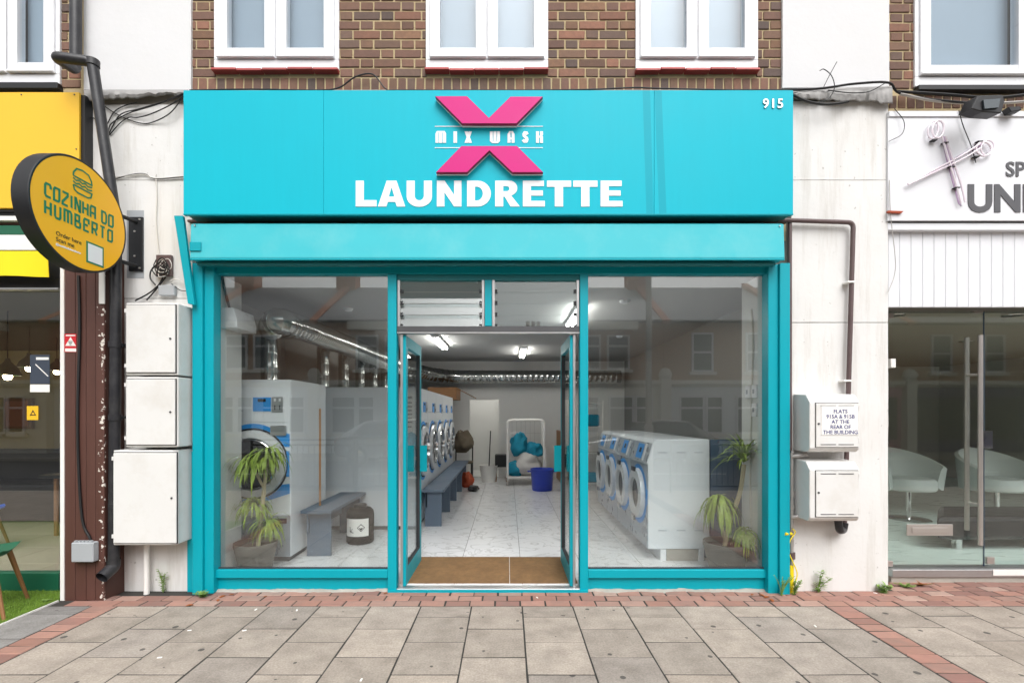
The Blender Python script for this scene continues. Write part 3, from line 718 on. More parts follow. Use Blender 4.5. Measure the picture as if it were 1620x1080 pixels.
bx0, bx1 = X(743, RB)-.3, X(789, RB)+.3                  # small lit room behind the back doorway
struct(MB().box(bx0-.1, bx0, RB+.151, RB+1.6, 0, 2.3).box(bx1, bx1+.1, RB+.151, RB+1.6, 0, 2.3).box(bx0, bx1, RB+1.5, RB+1.6, 0, 2.3).box(bx0-.1, bx1+.1, RB+.151, RB+1.6, 2.301, 2.4).box(bx0-.1, bx1+.1, RB+.151, RB+1.6, -.1, .02).build('back_room', 'plaster'))
bl_ = thing('back_room_light', 'lit strip light glowing in the small room behind the back doorway', 'tube light', ((bx0+bx1)/2, RB+.7, 2.25))
MB().box((bx0+bx1)/2-.3, (bx0+bx1)/2+.3, RB+.65, RB+.75, 2.27, 2.3).build('fitting', 'upvc', bl_); MB().tube([((bx0+bx1)/2-.28, RB+.7, 2.255), ((bx0+bx1)/2+.28, RB+.7, 2.255)], .015, 8).build('tube', 'tube_on', bl_)
struct(MB().box(-3.0, -2.59, .06, .55, FZ-.004, CZ).build('window_pier', 'plaster', bevel=.004))
struct(MB().box(2.285, 2.78, .06, .56, FZ-.004, CZ).build('window_pier', 'plaster', bevel=.004))
# header above glass, inside
struct(MB().box(-3.0, 2.78, .061, .12, Z(431, .06), CZ).build('inner_header', 'plaster'))

def pane_ring(mb, c, r0, r1, y0, y1, seg=40):           # annulus about Y axis
    return mb.lathe([(r0, y1), (r1, y1), (r1*.985, y0), (r0*1.03, y0-.006), (r0, y1)], c, 'Y', seg)
def washer(label):
    w, d, h = .66, .625, 1.11; b = .125
    t = thing('washing_machine', label, 'washing machine', (0, 0, 0), 'front loading washing machines in a row')
    # side profile (y,z): front at y=0, sloping control panel
    prof = [(0, b), (0, b+.86), (-.012, b+.865), (.05, b+1.075), (.09, b+1.11), (d, b+1.11), (d, b)]
    MB().prism([(-w/2+.002, y, z) for y, z in prof], (w-.004, 0, 0)).build('body', 'machine', t, bevel=.006)
    MB().box(-w/2+.006, w/2-.006, -.006, -.0005, b+.004, b+.85).build('front_panel', 'machine_grey', t, bevel=.002)
    fn = lambda u, v: (u, -.0125+.062*v/.21-.006, b+.868+v)
    cp = MB().prism([fn(-w/2+.01, .005), fn(w/2-.01, .005), fn(w/2-.01, .2), fn(-w/2+.01, .2)], (0, .005, 0)).build('control_panel', 'machine_grey', t)
    MB().prism([(p[0], p[1]-.003, p[2]) for p in (fn(-.12, .03), fn(.1, .03), fn(.1, .18), fn(-.12, .18))], (0, .0028, 0)).build('display', 'machine_blue', cp)
    MB().prism([(p[0], p[1]-.0045, p[2]) for p in (fn(-.03, .09), fn(.04, .09), fn(.04, .14), fn(-.03, .14))], (0, .001, 0)).build('screen', 'ink', cp)
    MB().prism([(p[0], p[1]-.004, p[2]) for p in (fn(.14, .015), fn(.20, .015), fn(.20, .19), fn(.14, .19))], (0, .0038, 0)).build('coin_slot', 'upvc', cp)
    c = (0, 0, b+.52); 
    sp = MB(); sp.tri_prism([(-.325, -.05)] + arc(0, .02, .31, .32, 195, 345, 18) + [(.325, -.05), (.325, .10)] + arc(0, .02, .31, .31, 15, 165, 18) + [(-.325, .10)], [], lambda u, v: (u, -.010, b+.5+v), (0, .0038, 0)); sp.build('blue_surround', 'machine_blue', t)
    dr_ = pane_ring(MB(), c, .165, .265, -.055, -.0105).build('door_ring', 'ring', t, smooth=True)
    MB().lathe([(.0, .015), (.10, .01), (.163, -.02), (.166, -.03)], c, 'Y', 32).build('door_glass', 'drum_dark', dr_, smooth=True)
    MB().box(-.05, .05, -.075, -.05, b+.52+.235, b+.52+.285).build('hinge', 'alu_dark', dr_, bevel=.004)
    MB().box(-.07, .05, -.075, -.05, b+.52-.29, b+.52-.235).build('latch', 'chrome', dr_, bevel=.004)
    for k in (-1, 0, 1):                                 # pressed ribs on the side panel
        pass
    return t
def side_ribs(t):
    for xx in (.1, .29, .47):
        for zz in (.31, 1.1):
            MB().box(.3275, .331, xx, xx+.09, zz, zz+.006).build('side_slot', 'machine_grey', t)
wl_lab = ['white washing machine with its plain side panel facing the window, first of the row', 'white washing machine second in the row from the window', 'white washing machine third in the row from the window', 'white washing machine last in the row from the window']
W0 = .74
for k in range(4):
    t = washer(wl_lab[k])
    if k == 0: side_ribs(t)
    t.rotation_euler.z = R(-90); t.location = (1.425, W0+.33+.668*k, FZ)
pl = MB().box(1.62, 1.94, W0+.02, W0+2.64, FZ-.003, FZ+.122).build('machine_plinth', 'concrete', bevel=.004); tag(pl, 'low concrete plinth under the row of washing machines', 'plinth')
cm = MB().box(1.555, 1.615, W0+.015, W0+2.6, FZ-.003, FZ+.1225).box(1.945, 2.0, W0+.015, W0+2.6, FZ-.003, FZ+.1225).build('steel_channel', 'upvc', bevel=.003); tag(cm, 'pale steel channels on both sides of the concrete plinth', 'channel')
bp = thing('slate_panel', 'slate blue board standing behind the washing machines', 'panel', (2.3, W0, FZ))
MB().box(2.06, 2.6, W0-.0, W0+.02, FZ, 1.264).build('board', 'slate_panel', bp, bevel=.002); MB().box(2.06, 2.08, W0+.021, W0+2.6, FZ, 1.26).build('side_board', 'slate_panel', bp)
def dryer(label, d=.93, w=.8):
    h = 1.84
    t = thing('tumble_dryer', label, 'tumble dryer', (0, 0, 0), 'tall tumble dryers')
    MB().box(-w/2+.002, w/2-.002, 0, d, .05, h).build('body', 'machine', t, bevel=.006)
    MB().box(-w/2+.03, w/2-.03, .02, d-.02, 0, .049).build('base', 'alu_dark', t)
    fp = MB().box(-w/2+.006, w/2-.006, -.008, -.0005, 1.41, h-.004).build('upper_panel', 'machine', t, bevel=.002)
    MB().box(.02, .20, -.013, -.0085, 1.52, 1.66).build('display', 'machine_blue', fp); MB().box(.07, .15, -.016, -.0135, 1.615, 1.645).build('screen', 'ink', fp)
    MB().box(.21, .32, -.018, -.0085, 1.51, 1.665).build('coin_plate', 'alu', fp, bevel=.003)
    for xx in (.235, .285): MB().box(xx, xx+.02, -.021, -.0185, 1.62, 1.65).build('coin_light', 'white_vinyl', fp)
    for xx in (.24, .29): MB().box(xx, xx+.008, -.0205, -.0185, 1.535, 1.58).build('coin_slot', 'ink', fp)
    MB().box(-.35, -.08, -.012, -.0085, 1.52, 1.53).build('vent_slot', 'machine_grey', fp)
    MB().box(-w/2+.006, w/2-.006, -.008, -.0005, .47, 1.405).build('front_panel', 'machine', t, bevel=.002)
    MB().box(-w/2+.006, w/2-.006, -.008, -.0005, .055, .465).build('kick_panel', 'machine_grey', t, bevel=.002)
    MB().box(.2, .36, -.014, -.0085, .39, .44).build('kick_handle', 'alu_dark', t)
    MB().box(.2, .36, -.03, -.0085, 1.275, 1.375).build('handle_box', 'alu', t, bevel=.006)
    c = (0.02, 0, .99); bt = MB()
    bt.tri_prism(arc(.02, 0, .40, .405, 155, 62, 14) + [(.39, .30), (.39, .17)] + arc(.02, 0, .362, .362, 28, 155, 16), [], lambda u, v: (u, -.0115, .99+v), (0, .003, 0)); bt.build('blue_band', 'machine_blue', t)
    b2 = MB(); b2.tri_prism([(.39, -.20)] + arc(.02, 0, .362, .362, -35, -155, 14) + arc(.02, 0, .39, .40, -155, -70, 12) + [(.39, -.30)], [], lambda u, v: (u, -.0115, .99+v), (0, .003, 0)); b2.build('blue_band', 'machine_blue', t)
    MB().box(.355, .388, -.016, -.0085, .86, 1.12).build('door_pull', 'machine_blue', t, bevel=.004)
    pane_ring(MB(), c, .343, .36, -.016, -.0115).build('door_gasket', 'ink', t, smooth=True)
    rg = pane_ring(MB(), c, .255, .342, -.05, -.012).build('door_ring', 'ring', t, smooth=True)
    pane_ring(MB(), c, .235, .254, -.058, -.02).build('chrome_ring', 'chrome', rg, smooth=True)
    MB().lathe([(.0, .03), (.15, .02), (.236, -.03)], c, 'Y', 36).build('door_glass', 'drum_dark', rg, smooth=True)
    return t
t = dryer('white tumble dryer facing the window behind the tall potted plant'); t.location = (-2.59, .73, FZ)
dl = ['tumble dryer with its white side panel facing the window, first along the inner bench', 'tumble dryer second along the inner bench', 'tumble dryer third along the inner bench', 'tumble dryer fourth along the inner bench', 'tumble dryer last along the inner bench by the back wall']
for k in range(5):
    t = dryer(dl[k], 1.35); t.rotation_euler.z = R(90); t.location = (-1.17, 2.06+.4+.805*k, FZ)
nt2 = thing('notice', 'white printed notice on the side of the first inner tumble dryer', 'notice', (-1.27, 2.05, 1.35))
MB().box(-1.33, -1.2, 2.045, 2.057, 1.28, 1.8).build('sheet', 'paper', nt2)
for k, zz in enumerate((1.72, 1.66, 1.61, 1.56, 1.51, 1.46, 1.41, 1.35)): MB().box(-1.31+.004*(k % 3), -1.225-.006*(k % 2), 2.043, 2.0448, zz, zz+(.03 if k == 0 else .018)).build('print_line', 'ink', nt2)
# benches
def bench(label, x0, x1, y0, y1, legs):
    t = thing('bench', label, 'bench', ((x0+x1)/2, y0, FZ), 'slate grey benches')
    MB().box(x0, x1, y0, y1, FZ+.46, FZ+.495).build('seat', 'bench', t, bevel=.003)
    for y in legs: MB().box(x0+.03, x1-.04, y, y+.03, FZ, FZ+.459).build('leg', 'bench', t, bevel=.002)
    MB().box(x0+.04, x0+.06, y0+.06, y1-.05, FZ+.25, FZ+.458).build('rail', 'bench', t)
    return t
bench('short slate grey bench beside the black chemical drum', -2.14, -1.82, .83, 2.03, (.92, 1.9))
bench('long slate grey bench in front of the inner row of dryers', -1.13, -.84, 2.2, 6.2, (2.26, 3.2, 4.15, 5.1, 6.05))
# chemical drum
dt = thing('chemical_drum', 'black plastic drum with a white corrosive hazard label beside the short bench', 'drum', (-1.72, 1.48, FZ))
c = (-1.72, 1.48, FZ)
MB().lathe([(.0, 0), (.14, 0), (.155, .02), (.157, .1), (.15, .115), (.157, .13), (.157, .32), (.15, .37), (.12, .4), (.08, .41), (.0, .41)], c, 'Z', 32).build('body', 'drum_plastic', dt, smooth=True)
MB().lathe([(.0, .445), (.07, .445), (.075, .44), (.075, .411), (.0, .411)], c, 'Z', 20).build('cap', 'black', dt, smooth=True)
lb = MB()
A = [R(-90+(-52+104*i/12)) for i in range(13)]
lb.add([(c[0]+.159*math.cos(a), c[1]+.159*math.sin(a), FZ+z) for a in A for z in (.1, .3)], [(2*i, 2*i+2, 2*i+3, 2*i+1) for i in range(12)])
lo = lb.build('hazard_label', 'paper', dt); 
def on_drum(u, v): a = R(-90)+u/.16; return (c[0]+.1605*math.cos(a), c[1]+.1605*math.sin(a), FZ+v)
for pts in ([(.01, .20), (.055, .245), (.1, .20), (.055, .155)],):
    MB().tri_prism(pts, [[(.02, .20), (.055, .165), (.09, .20), (.055, .235)]], on_drum, (0, .001, 0)).build('hazard_mark', 'ink', lo)
MB().tri_prism([(.03, .198), (.08, .198), (.055, .17)], [], on_drum, (0, .001, 0)).build('hazard_mark', 'ink', lo)
stroke(stroke(MB(), [(-.075, .21), (-.07, .15), (-.03, .145)], .008, on_drum, (0, .001, 0)), [(-.085, .165), (-.055, .16), (-.045, .19)], .006, on_drum, (0, .001, 0)).build('hazard_mark', 'ink', lo)
# ventilation ducts
def spiral(mb, pts, r, seg=20, step=.05):
    P = [Vector(p) for p in pts]; out = []; rr = []
    for i in range(len(P)-1):
        n = max(1, int((P[i+1]-P[i]).length/step))
        for k in range(n):
            out.append(P[i].lerp(P[i+1], k/n)); rr.append(r)
            out.append(P[i].lerp(P[i+1], (k+.12)/n)); rr.append(r*1.05)
            out.append(P[i].lerp(P[i+1], (k+.24)/n)); rr.append(r)
    out.append(P[-1]); rr.append(r); return mb.tube(out, rr, seg)
du = thing('ventilation_duct', 'shiny corrugated metal duct running along the ceiling above the dryers', 'duct', (-2.2, 1, 2.4))
spiral(MB(), [(-2.52, .95, 2.36), (-2.3, .7, 2.42), (-2.16, .5, 2.45)][::-1][1:] + [(-2.52, .95, 2.36)] if False else bend([(-2.55, 1.05, 2.45), (-2.28, .62, 2.45), (-2.2, 1.0, 2.44), (-2.12, 2.6, 2.43), (-2.05, 5.2, 2.42)], .12, 4), .125).build('main_duct', 'duct', du, smooth=True)
spiral(MB(), bend([(-2.05, 5.19, 2.42), (-1.75, 6.4, 2.40), (-1.3, 6.9, 2.38), (-.6, 6.95, 2.38), (2.6, 6.95, 2.38)], .3, 4), .15, 18, .12).build('back_duct', 'duct', du, smooth=True)
for k, (x, y) in enumerate(((-2.62, 1.15), (-2.45, 2.25), (-2.45, 3.05), (-2.45, 3.85), (-2.45, 4.65), (-2.45, 5.45))):
    spiral(MB(), [(x, y, 1.86), (x, y, 2.32)], .075 if k else .085, 16, .15).build('branch_duct', 'duct', du, smooth=True)
    MB().tube(bend([(x, y, 2.32), (x, y, 2.43), (x+.28, y, 2.43)], .09, 4), .082, 14).build('elbow', 'duct', du, smooth=True)
# wall heater box over the pier
hb = thing('electrical_box', 'white electrical box fixed high on the window pier', 'box', (-2.5, .35, 2.3))
MB().prism([(-2.588, .2, 2.30), (-2.44, .2, 2.30), (-2.44, .2, 2.36), (-2.47, .2, 2.48), (-2.588, .2, 2.48)], (0, .34, 0)).build('housing', 'upvc', hb, bevel=.005)
MB().box(-2.52, -2.465, .196, .1995, 2.34, 2.40).build('cover', 'white_vinyl', hb)
MB().tube(bez([(-2.56, .3, 2.48), (-2.57, .25, 2.62), (-2.575, .2, 2.76)]), .012, 6).build('cable', 'cable', hb)
# ceiling tube lights
for k, (x, y, l) in enumerate(((-1.15, 4.1, 'lit fluorescent tube light above the inner dryers'), (.85, 1.9, 'lit fluorescent tube light above the washing machines'), (.3, 5.4, 'lit fluorescent tube light near the back wall'))):
    t = thing('tube_light', l, 'tube light', (x, y, CZ-.07), 'fluorescent lights on the ceiling')
    MB().box(x-.06, x+.06, y-.6, y+.6, CZ-.045, CZ-.001).build('fitting', 'upvc', t, bevel=.006)
    for s_ in (-1, 1): MB().tube([(x+s_*.035, y-.58, CZ-.065), (x+s_*.035, y+.58, CZ-.065)], .013, 8).build('tube', 'tube_on', t)
for k, (x, y) in enumerate(((-1.9, 1.6), (1.3, 1.2), (-.4, 3.2), (1.8, 3.6))):
    o = MB().lathe([(.0, -.03), (.04, -.028), (.055, -.01), (.055, 0)], (x, y, CZ), 'Z', 16).build('smoke_detector', 'upvc', smooth=True)
    tag(o, ['round white detector on the ceiling above the drum', 'round white detector on the ceiling above the first washing machine', 'round white detector on the ceiling over the aisle', 'round white detector on the ceiling above the last washing machine'][k], 'detector', 'ceiling detectors')
# switches on the right-hand pier
for k, (y, z) in enumerate(((.30, 1.73), (.42, 1.73), (.30, 1.56))):
    sw = thing('wall_switch', ['white switch plate high on the pier, nearer the glass', 'white switch plate high on the pier, farther from the glass', 'white socket plate on the pier below the two switches'][k], 'switch', (2.28, y, z), 'switches on the window pier')
    MB().box(2.268, 2.2848, y-.04, y+.04, z-.06, z+.06).build('plate', 'white_vinyl', sw, bevel=.003); MB().box(2.262, 2.2675, y-.012, y+.012, z-.02, z+.02).build('rocker', 'grey_plastic', sw)
cb = MB().tube(bez([(2.279, .36, 2.5), (2.277, .33, 2.2), (2.279, .36, 1.6), (2.275, .38, .9), (2.279, .36, .4)]), .008, 6).build('cable', 'cable_white'); tag(cb, 'white cable hanging down the window pier beside the plant', 'cable')
cp = MB().tube([(-2.05, 1.12, FZ+.495), (-2.05, 1.12, 1.58)], .012, 8).build('copper_pole', 'copper'); tag(cp, 'slim copper coloured pole standing on the short bench', 'pole')
# things at the back of the room
def lump(name, m, c, r, amp, sd, parent=None, fl=.0):
    bm = bmesh.new(); bmesh.ops.create_icosphere(bm, subdivisions=4, radius=1)
    mb = MB(); vs = []
    for v in bm.verts:
        p = v.co; d = 1+amp*noise.noise(p*1.6+Vector((sd, 0, 0)))+amp*.5*abs(noise.noise(p*4+Vector((0, sd, 0))))
        q = Vector((p.x*r[0]*d, p.y*r[1]*d, max(p.z*r[2]*d, -r[2]*(1-fl))))
        vs.append((c[0]+q.x, c[1]+q.y, c[2]+q.z))
    mb.add(vs, [tuple(v.index for v in f.verts) for f in bm.faces]); bm.free()
    return mb.build(name, m, parent, smooth=True)
ty = 5.9; tx0, tx1 = X(803, ty), X(861, ty)
tr = thing('cage_trolley', 'white tubular laundry cage trolley at the back of the aisle', 'trolley', ((tx0+tx1)/2, ty, FZ))
for yy in (ty, ty+.6):
    MB().tube(bend([(tx0, yy, .2), (tx0, yy, 1.4), (tx1, yy, 1.4), (tx1, yy, .2), (tx0, yy, .2)], .1, 5), .026, 8).build('end_frame', 'white_paint', tr, smooth=True)
for xx in (tx0, tx1): MB().tube([(xx, ty, .2), (xx, ty+.6, .2)], .018, 8).build('base_rail', 'white_paint', tr)
MB().box(tx0+.02, tx1-.02, ty+.02, ty+.58, .2, .215).build('deck', 'alu', tr)
for k in range(6): MB().tube([(tx0+.1+.1*k, ty+.6, .2), (tx0+.1+.1*k, ty+.6, 1.38)], .004, 5).build('wire', 'alu', tr)
for k in range(3): MB().tube([(tx0, ty+.6, .5+.3*k), (tx1, ty+.6, .5+.3*k)], .004, 5).build('wire', 'alu', tr)
for xx in (tx0, tx1):
    for yy in (ty, ty+.6):
        cs = MB().lathe([(.0, -.015), (.05, -.015), (.055, 0), (.05, .015), (.0, .015)], (xx, yy, FZ+.055), 'X', 14).build('castor', 'galv', tr, smooth=True)
        MB().box(xx-.02, xx+.02, yy-.012, yy+.012, FZ+.1, .195).build('castor_fork', 'alu', cs)
tag(lump('laundry_bag', 'teal_cloth', (tx0+.24, ty+.3, .86), (.2, .18, .24), .35, 3), 'teal laundry bag heaped highest in the cage trolley', 'laundry bag', 'laundry in the trolley')
tag(lump('laundry_bag', 'teal_cloth', (tx1-.2, ty+.3, .75), (.2, .2, .17), .35, 9), 'smaller teal laundry bag lying on white sheets in the trolley', 'laundry bag', 'laundry in the trolley')
tag(lump('laundry_bag', 'teal_cloth', (tx0+.16, ty+.16, .36), (.17, .14, .16), .3, 19), 'teal laundry bag at the bottom of the cage trolley', 'laundry bag', 'laundry in the trolley')
tag(lump('laundry_pile', 'white_cloth', (tx0+.42, ty+.24, .44), (.30, .22, .26), .3, 12), 'pile of white sheets in the bottom of the cage trolley', 'laundry')
bt = thing('laundry_tub', 'round royal blue tub standing beside the cage trolley', 'tub', (.68, 5.32, FZ))
MB().lathe([(.0, 0), (.19, 0), (.2, .02), (.225, .4), (.24, .42), (.225, .425), (.205, .4), (.18, .04), (.0, .04)], (.68, 5.32, FZ), 'Z', 32).build('body', 'blue_tub', bt, smooth=True)
for s_ in (-1, 1): MB().tube(bend([(.68+s_*.22, 5.26, FZ+.37), (.68+s_*.28, 5.26, FZ+.37), (.68+s_*.28, 5.38, FZ+.37), (.68+s_*.22, 5.38, FZ+.37)], .03), .012, 6).build('handle', 'blue_tub', bt)
bx = thing('wooden_shelf', 'open brown wooden box shelf fixed above the far dryers', 'shelf', (-1.3, 6.6, 1.9))
MB().box(-1.72, -1.1, 6.2, 7.1, 1.84, 1.86).box(-1.72, -1.1, 6.2, 6.22, 1.861, 2.1).box(-1.12, -1.1, 6.221, 7.1, 1.861, 2.1).build('box', 'wood', bx); MB().tube([(-1.1, 6.22, 2.08), (-.75, 7.28, 1.9)], .01, 6).build('stay', 'wood', bx)
ch = thing('draped_chair', 'chair by the back wall with a brown blanket thrown over it', 'chair', (-.95, 6.3, FZ))
for xx in (-1.15, -.78):
    for yy in (6.15, 6.5): MB().tube([(xx, yy, FZ), (xx*.99, yy, .95 if yy > 6.2 else .46)], .016, 6).build('leg', 'black', ch)
MB().box(-1.17, -.76, 6.14, 6.52, .46, .5).build('seat', 'tan_cloth', ch, bevel=.01); lump('blanket', 'tan_cloth', (-.97, 6.4, .92), (.2, .15, .24), .35, 5, ch)
tag(lump('carrier_bag', 'orange_bag', (-.83, 5.7, FZ+.14), (.13, .12, .16), .3, 8, fl=.15), 'rust orange bag on the floor at the end of the long bench', 'bag')
tag(lump('shoe_pair', 'ink', (-.66, 5.2, FZ+.055), (.1, .16, .06), .3, 2, fl=.15), 'small dark bundle on the floor in front of the orange bag', 'bundle')
bk = thing('mop_bucket', 'white bucket holding a mop by the white back door', 'bucket', (-.42, 6.5, FZ))
MB().lathe([(.0, 0), (.15, 0), (.2, .36), (.21, .37), (.19, .36), (.14, .02), (.0, .02)], (-.42, 6.5, FZ), 'Z', 24).build('body', 'paper', bk, smooth=True)
MB().tube([(-.42, 6.5, FZ+.1), (-.38, 6.62, 1.15)], .014, 6).build('mop_handle', 'ink', bk)
dx = thing('crate', 'dark crate stacked on a low stool beside the cage trolley', 'crate', (-.15, 6.6, FZ))
MB().box(-.28, .0, 6.5, 6.8, .35, .62).build('bin', 'ink', dx, bevel=.01)
for a in (-.26, -.02):
    for b in (6.52, 6.78): MB().box(a-.015, a+.015, b-.015, b+.015, FZ, .349).build('leg', 'wood', dx)
bd = MB().box(1.15, 1.19, 6.2, 7.2, FZ, 1.15).build('timber_board', 'wood', bevel=.003); tag(bd, 'brown timber board leaning at the back near the blue tub', 'board')
MB_ = MB(); 
ct = MB().box(1.22, 1.7, 3.7, 3.72, FZ, .55).build('card', 'paper') if False else None
yp = MB().box(X(860, 5.6), X(864, 5.6), 5.6, 5.63, .25, 1.05).build('folded_stand', 'white_paint', bevel=.004); tag(yp, 'narrow white folded stand leaning at the trolley side', 'stand')
for o in (yp,): o.location.z = FZ
# cloth airer by the far washers
ar = thing('shelf_rack', 'slim white wire rack with folded teal cloths beside the last washing machine', 'rack', (1.3, 4.2, FZ))
for yy in (3.95, 4.45):
    for xx in (1.25, 1.6): MB().tube([(xx, yy, FZ), (xx, yy, 1.75)], .012, 6).build('upright', 'white_paint', ar)
for zz in (.35, .85, 1.3, 1.7): MB().box(1.24, 1.61, 3.94, 4.46, zz, zz+.015).build('shelf', 'white_paint', ar)
for k, zz in enumerate((.366, .866, 1.316)):
    o = MB().box(1.28, 1.56, 4.0, 4.35, zz, zz+.14+.03*k).build('folded_cloth', 'teal_cloth' if k != 1 else 'white_cloth', bevel=.03, seg=2); tag(o, ['folded teal cloths on the lowest shelf of the wire rack', 'folded white cloths on the middle shelf of the wire rack', 'folded teal cloths on an upper shelf of the wire rack'][k], 'cloth')
# ------------------------------------------------------------------ dracaena plants in the window
def leaf(mb, p, dirv, L, w, droop, n=5):
    d = Vector(dirv).normalized(); side = d.cross(Vector((0, 0, 1)))
    side = side.normalized() if side.length > 1e-3 else Vector((1, 0, 0))
    pos = Vector(p); vs = []
    for i in range(n+1):
        t = i/n; ww = w*(.5+.5*min(1, t*4))*(1-t**2.5)+.0006
        vs += [pos-side*ww+Vector((0, 0, .15*ww)), pos, pos+side*ww+Vector((0, 0, .15*ww))] if False else [pos-side*ww, pos+side*ww]
        d = (d+Vector((0, 0, -droop*(.3+t)))).normalized(); pos = pos+d*(L/n)
    mb.add(vs, [(2*i, 2*i+1, 2*i+3, 2*i+2) for i in range(n)])
def rosette(mb, c, n, L, w, rnd, up=.5, droop=.35):
    for i in range(n):
        a = rnd.uniform(0, 2*math.pi); e = rnd.uniform(-.1, 1.3)*up
        p = Vector(c)+Vector((0, 0, rnd.uniform(-.05, .05)))
        leaf(mb, p, (math.cos(a), math.sin(a), e+.2), L*rnd.uniform(.6, 1.1), w*rnd.uniform(.7, 1.1), droop*rnd.uniform(.6, 1.4))
def pot(parent, c, r, h):
    MB().lathe([(.0, 0), (r*.66, 0), (r*.70, .01), (r*.98, h-.04), (r, h-.035), (r, h), (r*.93, h), (r*.9, h-.05), (.0, h-.05)], c, 'Z', 40).build('pot', 'pot', parent, smooth=True)
    MB().lathe([(.0, h-.04), (r*.5, h-.035), (r*.895, h-.045)], c, 'Z', 24).build('soil', 'soil', parent)
rn = random.Random(3)
c = (-2.375, .40, FZ)
pt = thing('potted_dracaena', 'dracaena with one pale stem and drooping leaves in a grey pot before the dryer', 'plant', c, 'dracaena plants in the shop window')
pot(pt, c, .19, .29)
MB().tube(bez([(c[0]+.02, c[1], .24), (c[0]+.05, c[1], .55), (c[0]+.09, c[1]-.02, .82), (c[0]+.12, c[1]-.02, 1.1)]), [.022]*6+[.02]*6+[.016]*7, 8).build('trunk', 'stem', pt, smooth=True)
MB().tube(bez([(c[0]+.09, c[1]-.02, .82), (c[0]+.03, c[1]-.03, .95), (c[0]-.02, c[1]-.03, 1.05)]), .013, 7).build('branch', 'stem', pt, smooth=True)
lv = MB(); rosette(lv, (c[0]+.13, c[1]-.02, 1.14), 95, .32, .012, rn, .8, .9); rosette(lv, (c[0]-.02, c[1]-.03, 1.06), 85, .32, .012, rn, .7, 1.0)
rosette(lv, (c[0]-.03, c[1]+.02, .68), 75, .29, .011, rn, .5, 1.0); rosette(lv, (c[0]+.10, c[1]+.02, .48), 75, .28, .011, rn, .6, .9)
stuff(lv.build('foliage', 'leaf', pt))
c = (2.06, .40, FZ)
pt = thing('potted_dracaena', 'dracaena with leaning forked stems in a grey pot beside the washing machines', 'plant', c, 'dracaena plants in the shop window')
pot(pt, c, .205, .29)
MB().tube(bez([(c[0]-.02, c[1], .24), (c[0]+.03, c[1], .5), (c[0]+.12, c[1]-.02, .78), (c[0]+.16, c[1]-.02, 1.05)]), .021, 8).build('trunk', 'stem', pt, smooth=True)
MB().tube(bez([(c[0]-.0, c[1], .3), (c[0]-.05, c[1], .5), (c[0]-.07, c[1], .68)]), .016, 7).build('branch', 'stem', pt, smooth=True)
lv = MB(); rosette(lv, (c[0]+.15, c[1]-.03, 1.12), 80, .36, .012, rn, 1.4, .4); rosette(lv, (c[0]-.07, c[1], .72), 110, .37, .012, rn, .3, 1.5)
rosette(lv, (c[0]+.14, c[1]-.08, .42), 70, .26, .010, rn, .4, 1.2); stuff(lv.build('foliage', 'leaf', pt))
# ------------------------------------------------------------------ left neighbour: burger shop
lb_ = thing('neighbour_building', 'brown brick upper storey with white window above the yellow shop sign', 'building', (-6, .3, 0))
xr = X(131, .05)
lw = wall_core(-9.5, xr+.02, [(X(-140, BY)+.01, X(97, BY)-.01)], 3.0, Z(136, BY), 'brick_wall', lb_)
brickwork(lw, [(X(96, BY), xr)], Z(140, BY), 24, 11, X(96, BY))
brickwork(lw, [(-9.45, X(-142, BY))], Z(146, BY), 29, 0, -9.45)
upvc_window(lb_, X(-140, BY), X(97, BY), Z(135, BY), ZT, BY-.012, 3)
MB().box(X(-150, BY), X(99, BY), BY-.05, BY+.03, Z(146, BY), Z(136, BY)).build('sill', 'black', lb_, bevel=.004)
YY = -.1
ys = thing('yellow_fascia_sign', 'plain yellow fascia board over the left burger shop window', 'shop sign', (X(0, YY), -.05, Z(330, YY)))
MB().box(-8.5, X(125, YY), YY, YY+.02, Z(329, YY), Z(146, YY)).build('board', 'yellow_sign', ys, bevel=.002)
MB().box(-8.5, X(131, YY), YY+.0205, .0, Z(333, YY), Z(148, YY)).build('sign_box', 'black', ys)
for a, b in ((118, 150), (34, 150), (121, 236), (118, 322)): MB().lathe([(.0, -.003), (.005, -.003), (.006, .003)], (X(a, YY), YY-.002, Z(b, YY)), 'Y', 8).build('screw', 'alu_dark', ys)
lf = thing('shop_window_front', 'green and white framed burger shop window with yellow awning valance', 'shop front', (-6, 0, 0))
EX = X(96, 0)                                            # right edge of window bay
for z0, z1, y0, m_, nm in ((345, 329, -.06, 'black', 'gap_board'), (349, 341.5, -.09, 'white_paint', 'white_rail'), (356, 349.5, -.05, 'brown_board', 'brown_rail'), (371, 356.5, -.07, 'green_paint', 'green_rail'), (396, 371.5, -.085, 'white_paint', 'awning_box')):
    MB().box(-8.5, X(112, y0) if nm != 'gap_board' else X(126, y0), y0, .05, Z(z0, y0)+.001, Z(z1, y0)).build(nm, m_, lf, bevel=.003)
vs = []; n = 40; y0 = -.13                                # valance
for i in range(n+1):
    x = X(75, y0) - (X(75, y0)+8.5)*(1-i/n)
    wv = .006*math.sin(i*1.3)
    for k, (py) in enumerate((397, 418, 437)): vs.append((x, y0+wv*k, Z(py, y0)+(.004*math.sin(i*.9) if k == 2 else 0)))
mbv = MB().add(vs + [(v[0], v[1]+.004, v[2]) for v in vs], [(3*i+k, 3*i+3+k, 3*i+4+k, 3*i+1+k) for i in range(n) for k in range(2)] + [(3*i+k+123, 3*i+1+k+123, 3*i+4+k+123, 3*i+3+k+123) for i in range(n) for k in range(2)])
mbv.build('valance', 'yellow_cloth', lf, smooth=True)
MB().box(-8.5, EX, -.0, .06, Z(456, 0), Z(440, 0)).build('head_rail', 'black', lf)
MB().box(-8.5, EX, .0, .3, Z(440, 0)+.001, Z(396, 0)).build('head_board', 'black', lf)
